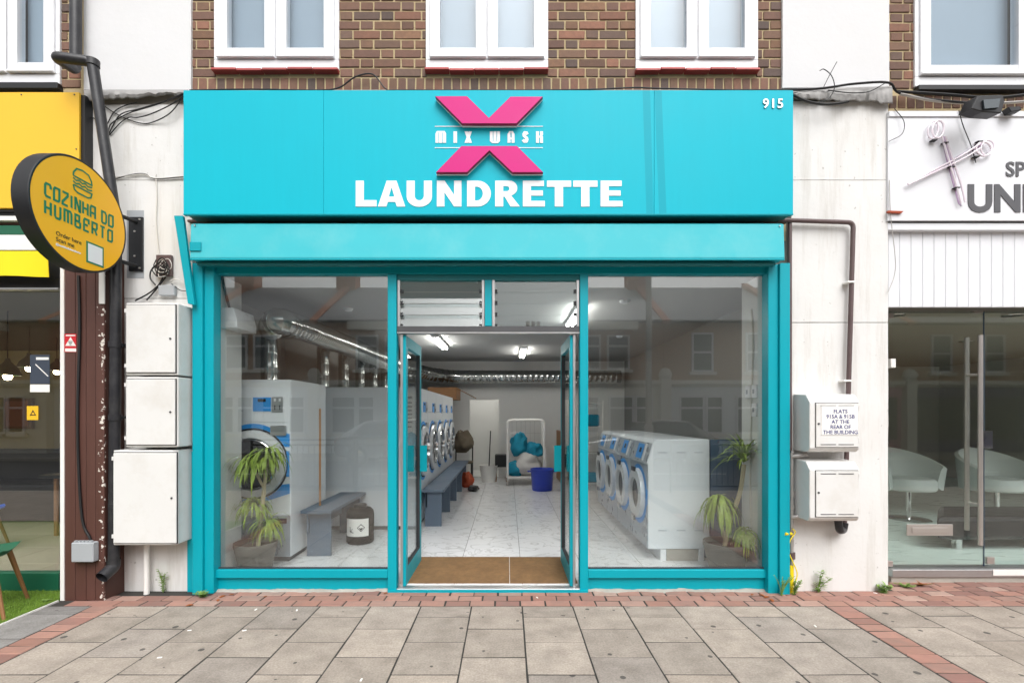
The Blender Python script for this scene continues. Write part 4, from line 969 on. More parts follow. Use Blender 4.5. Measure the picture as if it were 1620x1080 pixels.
MB().box(-8.5, EX-.001, .025, .035, Z(907, 0), Z(455, 0)).build('pane', 'pane_glass', lf)
MB().box(-8.5, EX-.001, -.02, .06, .0, Z(905, 0)).build('base_rail', 'green_paint', lf, bevel=.003)
MB().box(-8.5, EX-.001, -.025, .03, Z(459, 0), Z(456, 0)-.001).build('trim', 'alu', lf)
# brown boarded pillar with white edge
BYf = -.21
bp_ = thing('boarded_pillar', 'brown painted boarded pillar with flaking white paint and white edge strip', 'pillar', (X(138, BYf), -.1, 0))
zt = Z(400, BYf)
bx_ = [102, 119, 136, 151, 165]
for k in range(4): MB().box(X(bx_[k], BYf)+.0015, X(bx_[k+1], BYf)-.0015, BYf, BYf+.02, .0, zt).build('board', 'brown_board', bp_, bevel=.003)
MB().box(X(102, BYf), X(164.5, BYf), BYf+.021, .05, .0, zt-.003).build('core', 'brown_core', bp_)
MB().box(X(95.5, BYf), X(102, BYf)-.001, BYf-.004, .05, .0, zt-.001).build('edge_strip', 'white_paint', bp_, bevel=.002)
MB().box(X(156, BYf-.012), X(165, BYf-.012), BYf-.012, BYf-.001, Z(481, BYf), zt-.002).build('corner_strip', 'white_paint', bp_, bevel=.002)
def decal(name, label, cat, px0, px1, py0, py1, Y, m_, extra=None):
    t = thing(name, label, cat, (X((px0+px1)/2, Y), Y, Z(py1, Y)))
    MB().box(X(px0, Y), X(px1, Y), Y-.003, Y-.0005, Z(py1, Y), Z(py0, Y)).build('sheet', m_, t)
    if extra: extra(t, Y-.0042)
    return t
def al(t, Y):
    f = facade(Y); MB().prism([f(*p) for p in ((111.5, 533), (120, 547), (103, 547))], (0, .001, 0)).build('triangle', 'paper', t)
    MB().box(X(103, Y), X(120.5, Y), Y, Y+.001, Z(556, Y), Z(551, Y)).build('strip', 'paper', t)
    for k in range(3): MB().box(X(108+k, Y), X(115-k, Y), Y-.001, Y-.0001, Z(540.6+2.4*k, Y), Z(539.5+2.4*k, Y)).build('print_line', 'ink', t)
    MB().box(X(104, Y), X(119, Y), Y, Y+.001, Z(531.5, Y), Z(529.5, Y)).build('strip', 'paper', t)
decal('warning_sticker', 'red alarm warning sticker with white triangle on the brown pillar', 'sticker', 102.5, 121, 528, 557, BYf, 'red_sign', al)
jb = thing('junction_box', 'grey plastic junction box low on the brown pillar', 'junction box', (X(129, BYf), BYf, Z(890, BYf)))
MB().box(X(112, BYf-.06), X(147, BYf-.06), BYf-.06, BYf-.0005, Z(889, BYf-.06), Z(858, BYf-.06)).build('box', 'grey_plastic', jb, bevel=.006)
for k in range(5): MB().box(X(115+6*k, BYf-.06), X(119+6*k, BYf-.06), BYf-.05, BYf-.03, Z(858, BYf-.06)+.001, Z(855.5, BYf-.06)).build('rib', 'grey_plastic', jb)
cc = MB().tube(bez([(X(a, BYf-.012), BYf-.012, Z(b, BYf-.012)) for a, b in ((124, 436), (126, 520), (123, 640), (124, 730), (130, 820), (142, 850), (148, 870))], 8), .010, 6).build('pillar_cable', 'cable', smooth=True); tag(cc, 'thick dark cable running down the brown pillar to the junction box', 'cable')
# ------------------------------------------------------------------ drainpipe
dp = thing('drainpipe', 'black drainpipe looping out round the yellow sign and down beside the meter cabinets', 'drainpipe', (X(175, -.1), -.1, Z(910, -.1)))
yb = -.07
MB().tube([(X(120, yb), yb, 6.5), (X(120, yb), yb, Z(100, yb))], .042, 16).build('upper_pipe', 'black_pipe', dp, smooth=True)
pa = [(X(120, yb), yb, Z(104, yb)), (X(118, yb), yb-.02, Z(114, yb)), (X(88, -.36), -.36, Z(89, -.36)), (X(138, -.30), -.30, Z(95, -.30)), (X(149, -.28), -.28, Z(104, -.28)), (X(176, -.24), -.24, Z(300, -.24)), (X(184, -.22), -.22, Z(470, -.22)), (X(178, -.22), -.22, Z(885, -.22))]
pa = [pa[0], (X(120, yb), yb-.02, Z(112, yb)), (X(86, -.30), -.30, Z(90, -.30)), (X(146, -.22), -.22, Z(98, -.22)), (X(184, -.165), -.165, Z(352, -.165)), (X(180, -.165), -.165, Z(890, -.165))]
MB().tube(bend(pa, .055, 6), .040, 16).build('lower_pipe', 'black_pipe', dp, smooth=True)
xs_, zs_ = X(180, -.165), Z(890, -.165)
MB().tube(bend([(xs_, -.165, zs_+.03), (xs_, -.165, zs_-.03), (xs_-.012, -.27, zs_-.085)], .05, 5), .047, 16, cap=False).build('shoe', 'black_pipe', dp, smooth=True)
for py in (100, 352, 545, 660, 800):
    a = {100: 147, 352: 183}.get(py, 182); yq = -.165 if py > 100 else -.22
    MB().tube([(X(a, yq), yq, Z(py, yq)-.025), (X(a, yq), yq, Z(py, yq)+.025)], .047, 16).build('collar', 'black_pipe', dp, smooth=True)
    if py > 352: MB().box(X(a, yq)-.012, X(a, yq)+.06, -.16, .0, Z(py, yq)-.01, Z(py, yq)+.01).build('bracket', 'black', dp)
# ------------------------------------------------------------------ round projecting sign
SXc, SYc, SZc, SR, ST_ = -3.17, -.545, 3.0, .41, .12
rs = thing('round_projecting_sign', 'round yellow burger shop sign with green lettering and black rim on a bracket', 'sign', (SXc, SYc, SZc))
MB().lathe([(.0, -ST_), (SR-.006, -ST_), (SR, -ST_+.005), (SR, -.004), (SR-.004, .0), (SR-.014, .0), (SR-.016, -.006), (.0, -.006)], (SXc, SYc, SZc), 'X', 72).build('rim', 'black', rs, smooth=True)
MB().lathe([(.0, .0), (SR-.0165, .0), (SR-.0165, -.0055), (.0, -.0055)], (SXc-.001, SYc, SZc), 'X', 72).build('face', 'yellow_disc', rs)
MB().lathe([(.0, -.004), (SR-.012, -.004), (SR-.012, .0), (.0, .0)], (SXc-ST_-.0005, SYc, SZc), 'X', 72).build('back_face', 'yellow_disc', rs)
df = lambda u, v: (SXc+.001, SYc+u, SZc+v); dd = (-.0018, 0, 0)
G = {'C': [[(1,.68),(1,.88),(.85,1),(.2,1),(0,.85),(0,.15),(.2,0),(1,0)]], 'O': [[(.2,1),(0,.85),(0,0),(.8,0),(1,.15),(1,1),(.1,1)]],
     'Z': [[(0,1),(1,1),(1,.8),(0,.2),(0,0),(1,0)]], 'I': [[(.5,0),(.5,1)]], 'N': [[(0,0),(0,1),(.15,1),(.85,0),(1,0),(1,1)]],
     'H': [[(0,0),(0,1)], [(0,.5),(1,.5)], [(1,0),(1,1)]], 'A': [[(0,0),(0,.85),(.2,1),(1,1),(1,0)], [(0,.42),(1,.42)]],
     'D': [[(0,0),(0,1),(.75,1),(1,.8),(1,.2),(.75,0),(0,0)]], 'U': [[(0,1),(0,.15),(.2,0),(.8,0),(1,.15),(1,1)]],
     'M': [[(0,0),(0,1),(.85,1),(1,.85),(1,0)], [(.5,1),(.5,0)]], 'B': [[(0,0),(0,1),(.8,1),(.8,.6),(.6,.5),(0,.5)], [(.6,.5),(1,.4),(1,.1),(.85,0),(0,0)]],
     'E': [[(1,.65),(1,1),(.2,1),(0,.85),(0,0),(1,0)], [(0,.5),(.8,.5)]], 'R': [[(0,0),(0,1),(1,1),(1,.6),(.8,.45),(0,.45)], [(.5,.45),(1,0)]], 'T': [[(0,1),(1,1)], [(.5,1),(.5,0)]]}
def line(s, u0, v0, h, w, gap, sw, space):
    u = u0
    for chh in s:
        if chh == ' ': u += space; continue
        ww = {'I': .012, 'M': w*1.35}.get(chh, w); mb = MB()
        for st in G[chh]: stroke(mb, [(u+p[0]*ww, v0+p[1]*h) for p in st], sw, df, dd)
        mb.build('letter', 'green_ink', rs); u += ww+gap
    return u
line('COZINHA DO', -.292, .018, .088, .040, .0245, .0155, .038); line('HUMBERTO', -.292, -.103, .088, .0405, .0315, .0155, .03)
bu = MB(); K = .155
stroke(bu, [(-.078, .262), (-.075, .29), (-.05, .325), (0, .335), (.05, .325), (.075, .29), (.078, .262), (-.078, .262)], .011, df, dd)
stroke(bu, [(-.08, .246), (-.055, .236), (-.03, .248), (-.005, .236), (.02, .248), (.045, .236), (.08, .246)], .010, df, dd)
stroke(bu, [(-.08, .222), (-.055, .212), (-.03, .224), (-.005, .212), (.02, .224), (.045, .212), (.08, .222)], .010, df, dd)
stroke(bu, [(-.078, .196), (.078, .196), (.07, .165), (.045, .152), (-.045, .152), (-.07, .165), (-.078, .196)], .011, df, dd)
bu.build('burger_mark', 'green_ink', rs)
text(MB(), 'Order here', .043, lambda u, v: df(u-.214, v-.222), dd).build('small_text', 'dark_ink', rs); text(MB(), 'Scan me', .043, lambda u, v: df(u-.214, v-.264), dd).build('small_text', 'dark_ink', rs)
text(MB(), '@cozinhadohumberto', .0215, lambda u, v: df(u-.214, v-.293), dd, offset=.0006).build('small_text', 'white_vinyl', rs)
MB().box(SXc-.001, SXc+.0012, SYc+.03, SYc+.185, SZc-.335, SZc-.175).build('code_panel', 'green_ink', rs); MB().box(SXc+.0013, SXc+.0022, SYc+.043, SYc+.172, SZc-.322, SZc-.188).build('code_blank', 'white_vinyl', rs)
MB().box(X(203, -.02), X(225, -.02), -.02, -.003, Z(428, -.02), Z(343, -.02)).build('bracket_plate', 'black', rs, bevel=.002)
for zz in (Z(350, -.03), Z(420, -.03)):
    MB().tube([(SXc-.05, SYc+.36 if True else 0, zz), (X(214, -.03), -.018, zz)], .017, 8).build('arm', 'black', rs)
for a, b in ((221, 347), (213, 366), (213, 405), (221, 424)): MB().lathe([(.0, -.005), (.008, -.005), (.009, .003)], (X(a, -.022), -.022, Z(b, -.022)), 'Y', 8).build('bolt', 'galv', rs)
# ------------------------------------------------------------------ meter cabinets on the left pilaster
def cabinet(label, x0, x1, d, z0, z1, ch, fx):
    t = thing('meter_cabinet', label, 'meter cabinet', ((x0+x1)/2, 0, z0), 'white meter cabinets beside the drainpipe')
    MB().prism([(x0, -.004, z0), (x0, -d, z0), (x1-ch, -d, z0), (x1, -d+ch, z0), (x1, -.004, z0)], (0, 0, z1-z0)).build('case', 'cabinet', t, bevel=.006)
    dr = MB().box(x0+.012, fx, -d-.014, -d-.001, z0+.02, z1-.02).build('door', 'cabinet', t, bevel=.004, seg=2)
    MB().lathe([(.0, -.004), (.008, -.004), (.009, .004)], (fx-.035, -d-.016, (z0+z1)/2), 'Y', 10).build('lock', 'alu_dark', dr)
    for zz in (z0+.06, z1-.08): MB().box(x0-.003, x0+.0115, -d-.012, -d-.0005, zz, zz+.03).build('hinge', 'cabinet', t)
    MB().box(x0+.005, fx+.006, -d-.0009, -d+.001, z0+.014, z1-.014).build('door_gap', 'ink', t)
    return t
cabinet('white meter cabinet topmost of the stack of three', X(199, -.22), X(305, -.03), .22, Z(593, -.22), Z(479, -.22), .012, X(277, -.23))
cabinet('white meter cabinet in the middle of the stack of three', X(199, -.22), X(305, -.03), .22, Z(707, -.22), Z(596, -.22), .012, X(277, -.23))
cabinet('larger white meter cabinet at the bottom of the stack of three', X(179, -.22), X(302, -.03), .22, Z(862, -.22), Z(712, -.22), .03, X(279, -.23))
cp_ = MB().tube([(X(232, -.06), -.06, .0), (X(232, -.06), -.06, Z(856, -.06))], .022, 12).build('conduit', 'white_paint', smooth=True); tag(cp_, 'white conduit pipe rising from the paving into the largest meter cabinet', 'pipe')
# ------------------------------------------------------------------ cables and small fittings on the left pilaster
def cable(name, label, pts, r=.005, m_='cable', Y=-.012, grp='loose cables on the pilaster'):
    P = [(X(p[0], p[2] if len(p) > 2 else Y), p[2] if len(p) > 2 else Y, Z(p[1], p[2] if len(p) > 2 else Y)) for p in pts]
    o = MB().tube(bez(P, 7), r, 6).build(name, m_, smooth=True); tag(o, label, 'cable', grp); return o
CL = 'thin black cable swooping between the turquoise sign and the drainpipe'
for pts in ([(292, 147, -.06), (262, 160, -.07), (222, 172, -.03), (190, 182), (172, 212)], [(292, 149, -.06), (250, 165, -.06), (220, 174, -.03), (200, 181), (176, 196), (171, 212)], [(291, 152, -.06), (270, 166, -.07), (240, 180, -.04), (218, 186), (204, 186), (190, 195), (173, 214)],
            [(289, 155, -.06), (268, 180, -.05), (240, 194), (222, 195), (200, 188), (180, 178), (165, 168)], [(217, 162, -.03), (196, 168), (180, 178), (170, 196)], [(133, 180), (150, 188), (165, 196)]):
    cable('loose_cable', CL, pts, .0045)
for k in range(2): cable('clipped_cable', ('pale cable clipped across the pilaster below the loop of black cables', 'black cable clipped beside the pale one across the pilaster')[k], [(180, 281+3*k), (205, 278-k), (228, 276-k), (246, 282+k), (290, 279+k)], .004, 'cable' if k else 'cable_white', grp='clipped cables')
cable('drop_cable', 'thin white cable dropping down the pilaster to the wire tangle', [(247, 282), (248, 310), (247, 350), (250, 390), (252, 405), (250, 412)], .004, 'cable_white')
tj = thing('open_junction_box', 'small brown junction box spilling tangled wires above the meter cabinets', 'junction box', (X(262, 0), 0, Z(438, 0)))
MB().box(X(251, 0), X(275, 0), -.035, -.004, Z(438, 0), Z(405, 0)).build('back_box', 'brown_pipe', tj, bevel=.004)
rw = random.Random(5)
for k in range(9):
    c0 = (262+rw.uniform(-6, 8), 425+rw.uniform(-6, 10)); pts = []
    for i in range(7):
        a = i*1.05+k; pts.append((X(c0[0]+rw.uniform(5, 11)*math.cos(a), 0), -.05-.012*rw.random(), Z(c0[1]+rw.uniform(5, 12)*math.sin(a), 0)))
    MB().tube(bez(pts, 5), .0045 if k % 3 else .003, 5).build('wire', 'cable' if k % 3 else 'cable_white', tj, smooth=True)
for k, pts in enumerate(([(262, 440), (255, 452), (240, 465), (218, 477)], [(266, 440), (252, 458), (236, 476)], [(252, 420), (243, 430), (242, 442), (250, 452)], [(272, 446), (282, 443), (293, 448)], [(275, 450), (288, 460), (300, 462)])):
    MB().tube(bez([(X(a, 0), -.03, Z(b, 0)) for a, b in pts], 6), .006 if k < 3 else .004, 6).build('wire', 'cable' if k != 3 else 'cable_white', tj, smooth=True)
jw = MB().box(X(256, 0), X(281, 0), -.045, -.004, Z(469, 0), Z(453, 0)).build('terminal_box', 'grey_plastic', bevel=.005); tag(jw, 'small pale grey terminal box just above the topmost meter cabinet', 'junction box')
MB().box(X(201, 0), X(228, 0), -.0028, .0, Z(440, 0), Z(333, 0)).build('backing_board', 'grey_plastic', rs)
# ------------------------------------------------------------------ artificial turf, chair, burger shop room
gx = X(64, -.4) ; gx = -3.655
tf = struct(MB().box(-9.5, gx, -2.6, -.022, -.006, .012).build('turf_mat', 'turf')); tf['kind'] = 'structure'
bl = MB(); rg_ = random.Random(11); vs = []; fs = []
for i in range(26000):
    x = gx-.004-rg_.random()**1.5*1.6; y = -.03-rg_.random()*1.7
    a = rg_.uniform(0, 6.28); h = rg_.uniform(.012, .026); dx, dy = .0022*math.cos(a), .0022*math.sin(a); k = len(vs)
    lx, ly = rg_.uniform(-.012, .012), rg_.uniform(-.012, .012)
    vs += [(x-dx, y-dy, .011), (x+dx, y+dy, .011), (x+lx, y+ly, .011+h)]; fs.append((k, k+1, k+2))
bl.recalc = False; bl.add(vs, fs); tb = bl.build('turf_pile', 'turf_blade', tf); stuff(tb)
MB().box(gx, gx+.012, -2.6, -.23, -.004, .012).build('turf_edge', 'white_paint', tf)
lr = struct(MB().box(-12.4, X(95, .06), .06, 5.2, -.1, .02).build('burger_shop_floor', 'grout'))
bt_ = MB().box(-.297, .297, -.297, .297, -.015, 0).build('tile', 'beige_tile', bevel=.0015, origin=(0, 0, 0)); me = bt_.data; bpy.data.objects.remove(bt_)
for i in range(14):
    for j in range(8): put('tile', me, (X(95, .06)-.3-.6*i, .38+.6*j, .026), lr, LOC[lr.name])
struct(MB().box(-12.5, -3.2, .06, 5.3, 2.75, 2.9).build('burger_shop_ceiling', 'dark_wall'))
struct(MB().box(-12.5, -3.2, 5.2, 5.3, 0, 2.75).build('burger_shop_back_wall', 'cream_wall'))
struct(MB().box(-3.4, -3.2, .06, 5.2, 0, 2.75).build('burger_shop_side_wall', 'cream_wall')); struct(MB().box(-12.5, -12.4, .06, 5.2, 0, 2.75).build('burger_shop_side_wall', 'cream_wall'))
for k, (x, y, z) in enumerate(((X(12, 1.6), 1.6, Z(572, 1.6)), (X(46, 2.6), 2.6, Z(563, 2.6)), (X(90, 3.6), 3.6, Z(571, 3.6)))):
    t = thing('pendant_lamp', ['glass pendant lamp hanging nearest the burger shop window', 'glass pendant lamp hanging second from the burger shop window', 'glass pendant lamp hanging deepest in the burger shop'][k], 'lamp', (x, y, z-.2), 'pendant lamps in the burger shop')
    MB().tube([(x, y, 2.75), (x, y, z)], .006, 5).build('flex', 'cable', t); MB().lathe([(.02, .04), (.03, .0), (.10, -.08), (.13, -.16), (.128, -.165), (.09, -.075), (.02, .0)], (x, y, z), 'Z', 24).build('shade', 'chrome', t, smooth=True)
    MB().lathe([(.0, -.22), (.03, -.21), (.045, -.175), (.02, -.1), (.0, -.08)], (x, y, z), 'Z', 12).build('bulb', 'bulb_on', t, smooth=True)
pw = thing('framed_picture', 'orange framed picture on the wall of the burger shop', 'picture', (-9.3, 5.1, 1.25))
for a, b, c2, d2, m_ in ((X(3, 5.1), X(47, 5.1), Z(678, 5.1), Z(630, 5.1), 'wood'), (X(7, 5.1), X(43, 5.1), Z(674, 5.1), Z(634, 5.1), 'house_brick_red')): MB().box(a, b, 5.13+(0 if m_ == 'wood' else -.01), 5.199 if m_ == 'wood' else 5.129, c2, d2).build('frame' if m_ == 'wood' else 'print', m_, pw)
bs_ = thing('banquette', 'dark banquette seat in the burger shop', 'seat', (-6, 2.8, .03))
MB().box(-8.9, -4.4, 2.5, 3.05, .03, .55).build('seat', 'black_leather', bs_, bevel=.03, seg=2); MB().box(-8.9, -4.4, 3.06, 3.2, .03, 1.0).build('back', 'black_leather', bs_, bevel=.03, seg=2)
tbx = thing('cafe_table', 'dark table inside the burger shop window', 'table', (-5, 2.1, .03))
MB().box(-5.7, -4.05, 1.7, 2.3, .74, .78).build('top', 'black', tbx, bevel=.006)
for xx in (-5.55, -4.2):
    for yy in (1.78, 2.22): MB().tube([(xx, yy, .03), (xx, yy, .739)], .025, 8).build('leg', 'wood', tbx)
def cafe_chair(label, x, y, rz, m_):
    t = thing('cafe_chair', label, 'chair', (x, y, .026))
    T = Matrix.Translation((x, y, .026)) @ Matrix.Rotation(rz, 4, 'Z')
    for a in (-1, 1):
        for b in (-1, 1): MB(T).tube([(a*.24, b*.24, 0), (a*.15, b*.15, .44)], [.012, .02], 8).build('leg', 'wood', t)
    bm = MB(T); n, vs, fs = 14, [], []
    prof = [(-.22, .47, .2), (-.2, .45, .22), (0, .435, .23), (.18, .445, .23), (.22, .5, .23), (.25, .62, .22), (.27, .76, .18), (.275, .80, .1)]
    for (yy, zz, hw) in prof:
        for i in range(9): u = -1+i/4; vs.append((u*hw, yy-.03*u*u*(1 if zz > .5 else 0)*1.5, zz+.03*u*u*(zz < .5)))
    m2 = len(vs); vs += [(v[0], v[1]+.012, v[2]-.014) for v in vs]
    for j in range(len(prof)-1):
        for i in range(8): k = j*9+i; fs += [(k, k+1, k+10, k+9), (k+m2, k+9+m2, k+10+m2, k+1+m2)]
    bm.add(vs, fs).build('shell', m_, t, smooth=True); return t
cafe_chair('blue plastic chair inside the burger shop window', -5.72, .95, R(200), 'blue_seat')
t = cafe_chair('green chair with wooden legs standing on the artificial turf', -4.02, -.52, R(120), 'green_paint')
for o in [t]: o.location.z = .012
dec = ((48, 79, 561, 607, 'poster', 'window_poster', 'slate grey poster on the burger shop window', 'poster'), (48, 79, 608, 620, 'paper', 'window_sticker', 'small white sticker below the slate grey poster', 'sticker'), (43, 61, 642, 664, 'yellow_sign', 'hazard_sticker', 'yellow warning sticker on the burger shop window', 'sticker'))
def pline(t, Y):
    MB().box(X(57, Y), X(77, Y), Y, Y+.001, Z(569, Y), Z(565, Y)).build('print_line', 'paper', t)
    stroke(MB(), [(X(56, Y), Z(576, Y)), (X(76, Y), Z(595, Y))], .008, lambda u, v: (u, Y, v), (0, .001, 0)).build('print_line', 'paper', t)
def ptri(t, Y):
    f = facade(Y); MB().tri_prism([(52, 648), (57, 657), (47, 657)], [[(52, 651), (49, 655.6), (55, 655.6)]], f, (0, .001, 0)).build('triangle', 'ink', t)
for a, b, c2, d2, m_, nm, lab, cat in dec: decal(nm, lab, cat, a, b, c2, d2, .0245, m_, {'window_poster': pline, 'hazard_sticker': ptri}.get(nm))
# ------------------------------------------------------------------ right neighbour: hair salon
rb = thing('salon_building', 'brown brick upper storey with wide white window above the hair salon sign', 'building', (6, .3, 0))
xl = X(1406, BY)
rw_ = wall_core(xl, 10, [(X(1445, BY)+.01, X(1800, BY)-.01)], 3.75, Z(140, BY), 'brick_wall', rb)
brickwork(rw_, [(xl, X(1447, BY))], Z(141, BY), 24, 11, xl-.05)
sx = xl
while sx < X(1680, BY):
    put('brick', random.choice(sol), (sx+.039, BY+random.uniform(-.001, .003), Z(161, BY)), rw_, LOC[rw_.name], .83, ry=random.uniform(-.02, .02)); sx += .0785
brickwork(rw_, [(X(1802, BY), 9.9)], Z(146, BY), 29, 0, X(1802, BY))
wo = upvc_window(rb, X(1445, BY), X(1800, BY), Z(139, BY), ZT, BY-.012, 2)
MB().box(X(1446, BY), X(1800, BY), BY-.05, BY+.02, Z(148, BY), Z(140, BY)).build('sill', 'black', rb, bevel=.004)
SGY = -.02
sg = thing('salon_fascia_sign', 'white hair salon fascia sign with mauve scissors and grey lettering', 'shop sign', (X(1500, SGY), SGY, Z(350, SGY)))
MB().box(X(1405, SGY), 8.5, SGY, SGY+.02, Z(349, SGY), Z(186, SGY)).build('board', 'salon_board', sg, bevel=.002)
MB().box(X(1405, SGY)+.003, 8.5, SGY+.021, .2, Z(349, SGY)+.003, Z(178, SGY)).build('sign_box', 'salon_board', sg)
MB().box(X(1405, SGY), 8.5, SGY-.012, SGY+.02, Z(185.5, SGY), Z(177, SGY)).build('top_trim', 'salon_board', sg, bevel=.002)
tf_ = lambda px, py: (lambda u, v: (X(px, SGY)+u, SGY-.006, Z(py, SGY)+v))
text(MB(), 'SP', .175, tf_(1590, 279), (0, .0055, 0), offset=.003).build('letters', 'grey_letter', sg)
text(MB(), 'UNI', .318, tf_(1529, 334), (0, .0055, 0), offset=.011, spacing=.98).build('letters', 'grey_letter', sg)
fs_ = facade(SGY-.003)
sfill = lambda pts, nm, m_: MB().prism([fs_(*p) for p in pts], (0, .0025, 0)).build(nm, m_, sg)
sfill([(1489, 216), (1496, 216), (1506, 250), (1521, 326), (1516, 322), (1497, 252)], 'blade_fill', 'mauve'); 
fs_ = facade(SGY-.006); sfill([(1436, 291), (1500, 256), (1553, 226), (1556, 230), (1508, 253), (1470, 276)], 'blade_fill', 'mauve')
def neon(pts, closed=False, r=.0075):
    P = [(X(a, -.05), -.05, Z(b, -.05)) for a, b in pts]
    MB().tube(P if closed else bez(P, 5), r, 8, closed=closed).build('neon_tube', 'neon_tube', sg, smooth=True)
def ell(cx, cy, rx, ry, rot, n=20): return [(cx+rx*math.cos(a)*math.cos(rot)-ry*math.sin(a)*math.sin(rot), cy+rx*math.cos(a)*math.sin(rot)+ry*math.sin(a)*math.cos(rot)) for a in [2*math.pi*i/n for i in range(n)]]
neon(ell(1484, 205, 9, 14, .15), True); neon(ell(1476, 206, 8, 14, .2), True, .006); neon(ell(1556, 236, 12, 11, .3), True); neon(ell(1562, 234, 10, 12, .4), True, .006)
neon([(1490, 216), (1499, 246), (1512, 290), (1521, 322)]); neon([(1496, 216), (1505, 246), (1520, 290), (1527, 320)]); neon([(1436, 291), (1480, 268), (1520, 247), (1550, 228)]); neon([(1437, 292), (1488, 268), (1524, 251), (1552, 234)])
for a, b in ((1496, 226), (1506, 264), (1514, 297), (1545, 248), (1478, 222), (1550, 224)): MB().box(X(a-4, -.05), X(a+4, -.05), -.058, -.025, Z(b+.8, -.05), Z(b-.8, -.05)).build('neon_clip', 'ink', sg)
RY = .26                                                 # recessed salon front
sfn = thing('salon_shop_front', 'recessed frameless glass hair salon front with white boarding above', 'shop front', (6, RY, 0))
MB().box(X(1404, .0), 8.5, .0, .05, Z(364, 0), Z(353, 0)).build('shutter_rail', 'salon_board', sfn, bevel=.003); MB().box(X(1404, .0), 8.5, .005, .05, Z(353, 0)+.001, Z(349.5, 0)).build('dark_gap', 'alu_dark', sfn)
bw = .1; x = X(1405, .05); k = 0
while x < 8.4:
    MB().box(x+.001, x+bw-.001, .05+.0, .07, Z(486, .05), Z(362, .05)).build('board', 'salon_board', sfn, bevel=.004) if k < 26 else None
    x += bw; k += 1
MB().box(X(1405, .05), 8.5, .0705, .34, Z(486, .05)+.01, 3.3).build('soffit_box', 'dark_wall', sfn)
gz1, gz0 = Z(492, RY), Z(896, RY)
MB().box(X(1404, RY), 8.5, .052, RY+.06, gz1, Z(486, .05)-.001).build('head_rail', 'alu', sfn, bevel=.003) if False else MB().box(X(1404, RY), 8.5, RY-.04, RY+.06, gz1, gz1+.04).build('head_rail', 'alu', sfn, bevel=.003)
MB().box(X(1404, RY), 8.5, .071, RY+.07, gz1+.041, gz1+.25).build('soffit', 'salon_board', sfn)
seam = X(1558, RY)
dl_ = MB().box(X(1404, RY)+.01, seam-.004, RY, RY+.012, gz0+.005, gz1-.004).build('glass_door', 'salon_glass', sfn)
MB().box(seam+.004, 8.4, RY+.001, RY+.013, gz0-.005, gz1-.004).build('pane', 'salon_glass', sfn)
MB().box(seam-.006, seam-.0035, RY-.001, RY+.013, gz0+.005, gz1-.004).build('glass_edge', 'slate_panel', sfn)
for px, y, p0, p1 in ((1551, RY-.06, 530, 862), (1529.5, RY+.075, 534, 838)):
    MB().tube([(X(px, y), y, Z(p1, y)), (X(px, y), y, Z(p0, y))], .0195, 12).build('pull_bar', 'steel', dl_, smooth=True)
for py in (592, 798): MB().tube([(X(1551, RY-.06), RY-.06, Z(py, RY-.06)), (X(1551, RY-.06)-.0, RY+.075, Z(py, RY-.06))], .011, 8).build('bar_fixing', 'steel', dl_)
MB().box(X(1435, RY-.012), X(1508, RY-.012), RY-.012, RY-.001, Z(847, RY-.012), Z(829, RY-.012)).build('letter_plate', 'steel', dl_, bevel=.003)
MB().box(X(1443, RY-.016), X(1500, RY-.016), RY-.018, RY-.0125, Z(843, RY-.016), Z(834, RY-.016)).build('letter_flap', 'steel', dl_, bevel=.002)
MB().box(X(1554, RY-.02), X(1571, RY-.02), RY-.02, RY+.03, Z(709, RY-.02), Z(681, RY-.02)).build('lock_case', 'chrome', dl_, bevel=.003)
for a, b, c2, d2 in ((1404.5, 1413, 887, 896), (1405, 1414, 495, 503), (1562, 1574, 881, 892), (1541, 1556, 491, 495)): MB().box(X(a, RY-.01), X(b, RY-.01), RY-.01, RY+.02, Z(d2, RY-.01), Z(c2, RY-.01)).build('patch_fitting', 'steel', sfn, bevel=.002)
MB().box(X(1404, RY), 8.5, RY-.06, RY+.1, .05, gz0-.008).build('sill', 'alu', sfn, bevel=.004); MB().box(X(1404, RY), 8.5, RY-.045, RY+.08, .0, .049).build('step', 'concrete', sfn)
MB().box(X(1560, RY), 8.5, RY-.065, RY-.061, .07, gz0-.004).build('sill_trim', 'white_paint', sfn)
MB().box(X(1404, RY), X(1412, RY), RY-.04, RY+.02, Z(582, RY), Z(568, RY)).build('door_stop', 'white_paint', sfn, bevel=.003)
struct(MB().box(3.2, 10, RY+.1, 7, -.1, .10).build('salon_floor', 'salon_floor')); struct(MB().box(3.2, 10, RY+.08, 7, 2.62, 2.75).build('salon_ceiling', 'salon_ceiling'))
struct(MB().box(2.92, 3.2, .345, 7, -.1, 2.7).build('salon_side_wall', 'salon_wall')); struct(MB().box(3.2, 10, 7, 7.1, 0, 2.7).build('salon_back_wall', 'salon_wall')); struct(MB().box(10, 10.1, .345, 7, 0, 2.7).build('salon_side_wall', 'salon_wall'))
for k in range(8):
    x_, y_ = 4.3+1.3*(k % 4), 1.2+1.9*(k//4)
    o = MB().lathe([(.05, -.012), (.085, -.012), (.09, -.001), (.05, -.001)], (x_, y_, 2.62), 'Z', 16).build('downlight', 'chrome'); tag(o, 'small recessed downlight ring in the salon ceiling', 'downlight', 'salon ceiling downlights')
so2 = thing('leather_bench', 'low black leather bench just inside the salon door', 'bench', (4.9, 1.1, .1))
MB().prism([(4.45, .85, .21), (6.6, .85, .21), (6.6, 1.45, .21), (5.0, 1.45, .21)], (0, 0, .25)).build('seat', 'black_leather', so2, bevel=.05, seg=3)
for xx in (4.75, 6.25):
    for yy in (.95, 1.35): MB().box((xx+(.45 if yy > 1 and xx < 5 else 0))-.03, (xx+(.45 if yy > 1 and xx < 5 else 0))+.03, yy-.03, yy+.03, .1, .209).build('foot', 'chrome', so2)
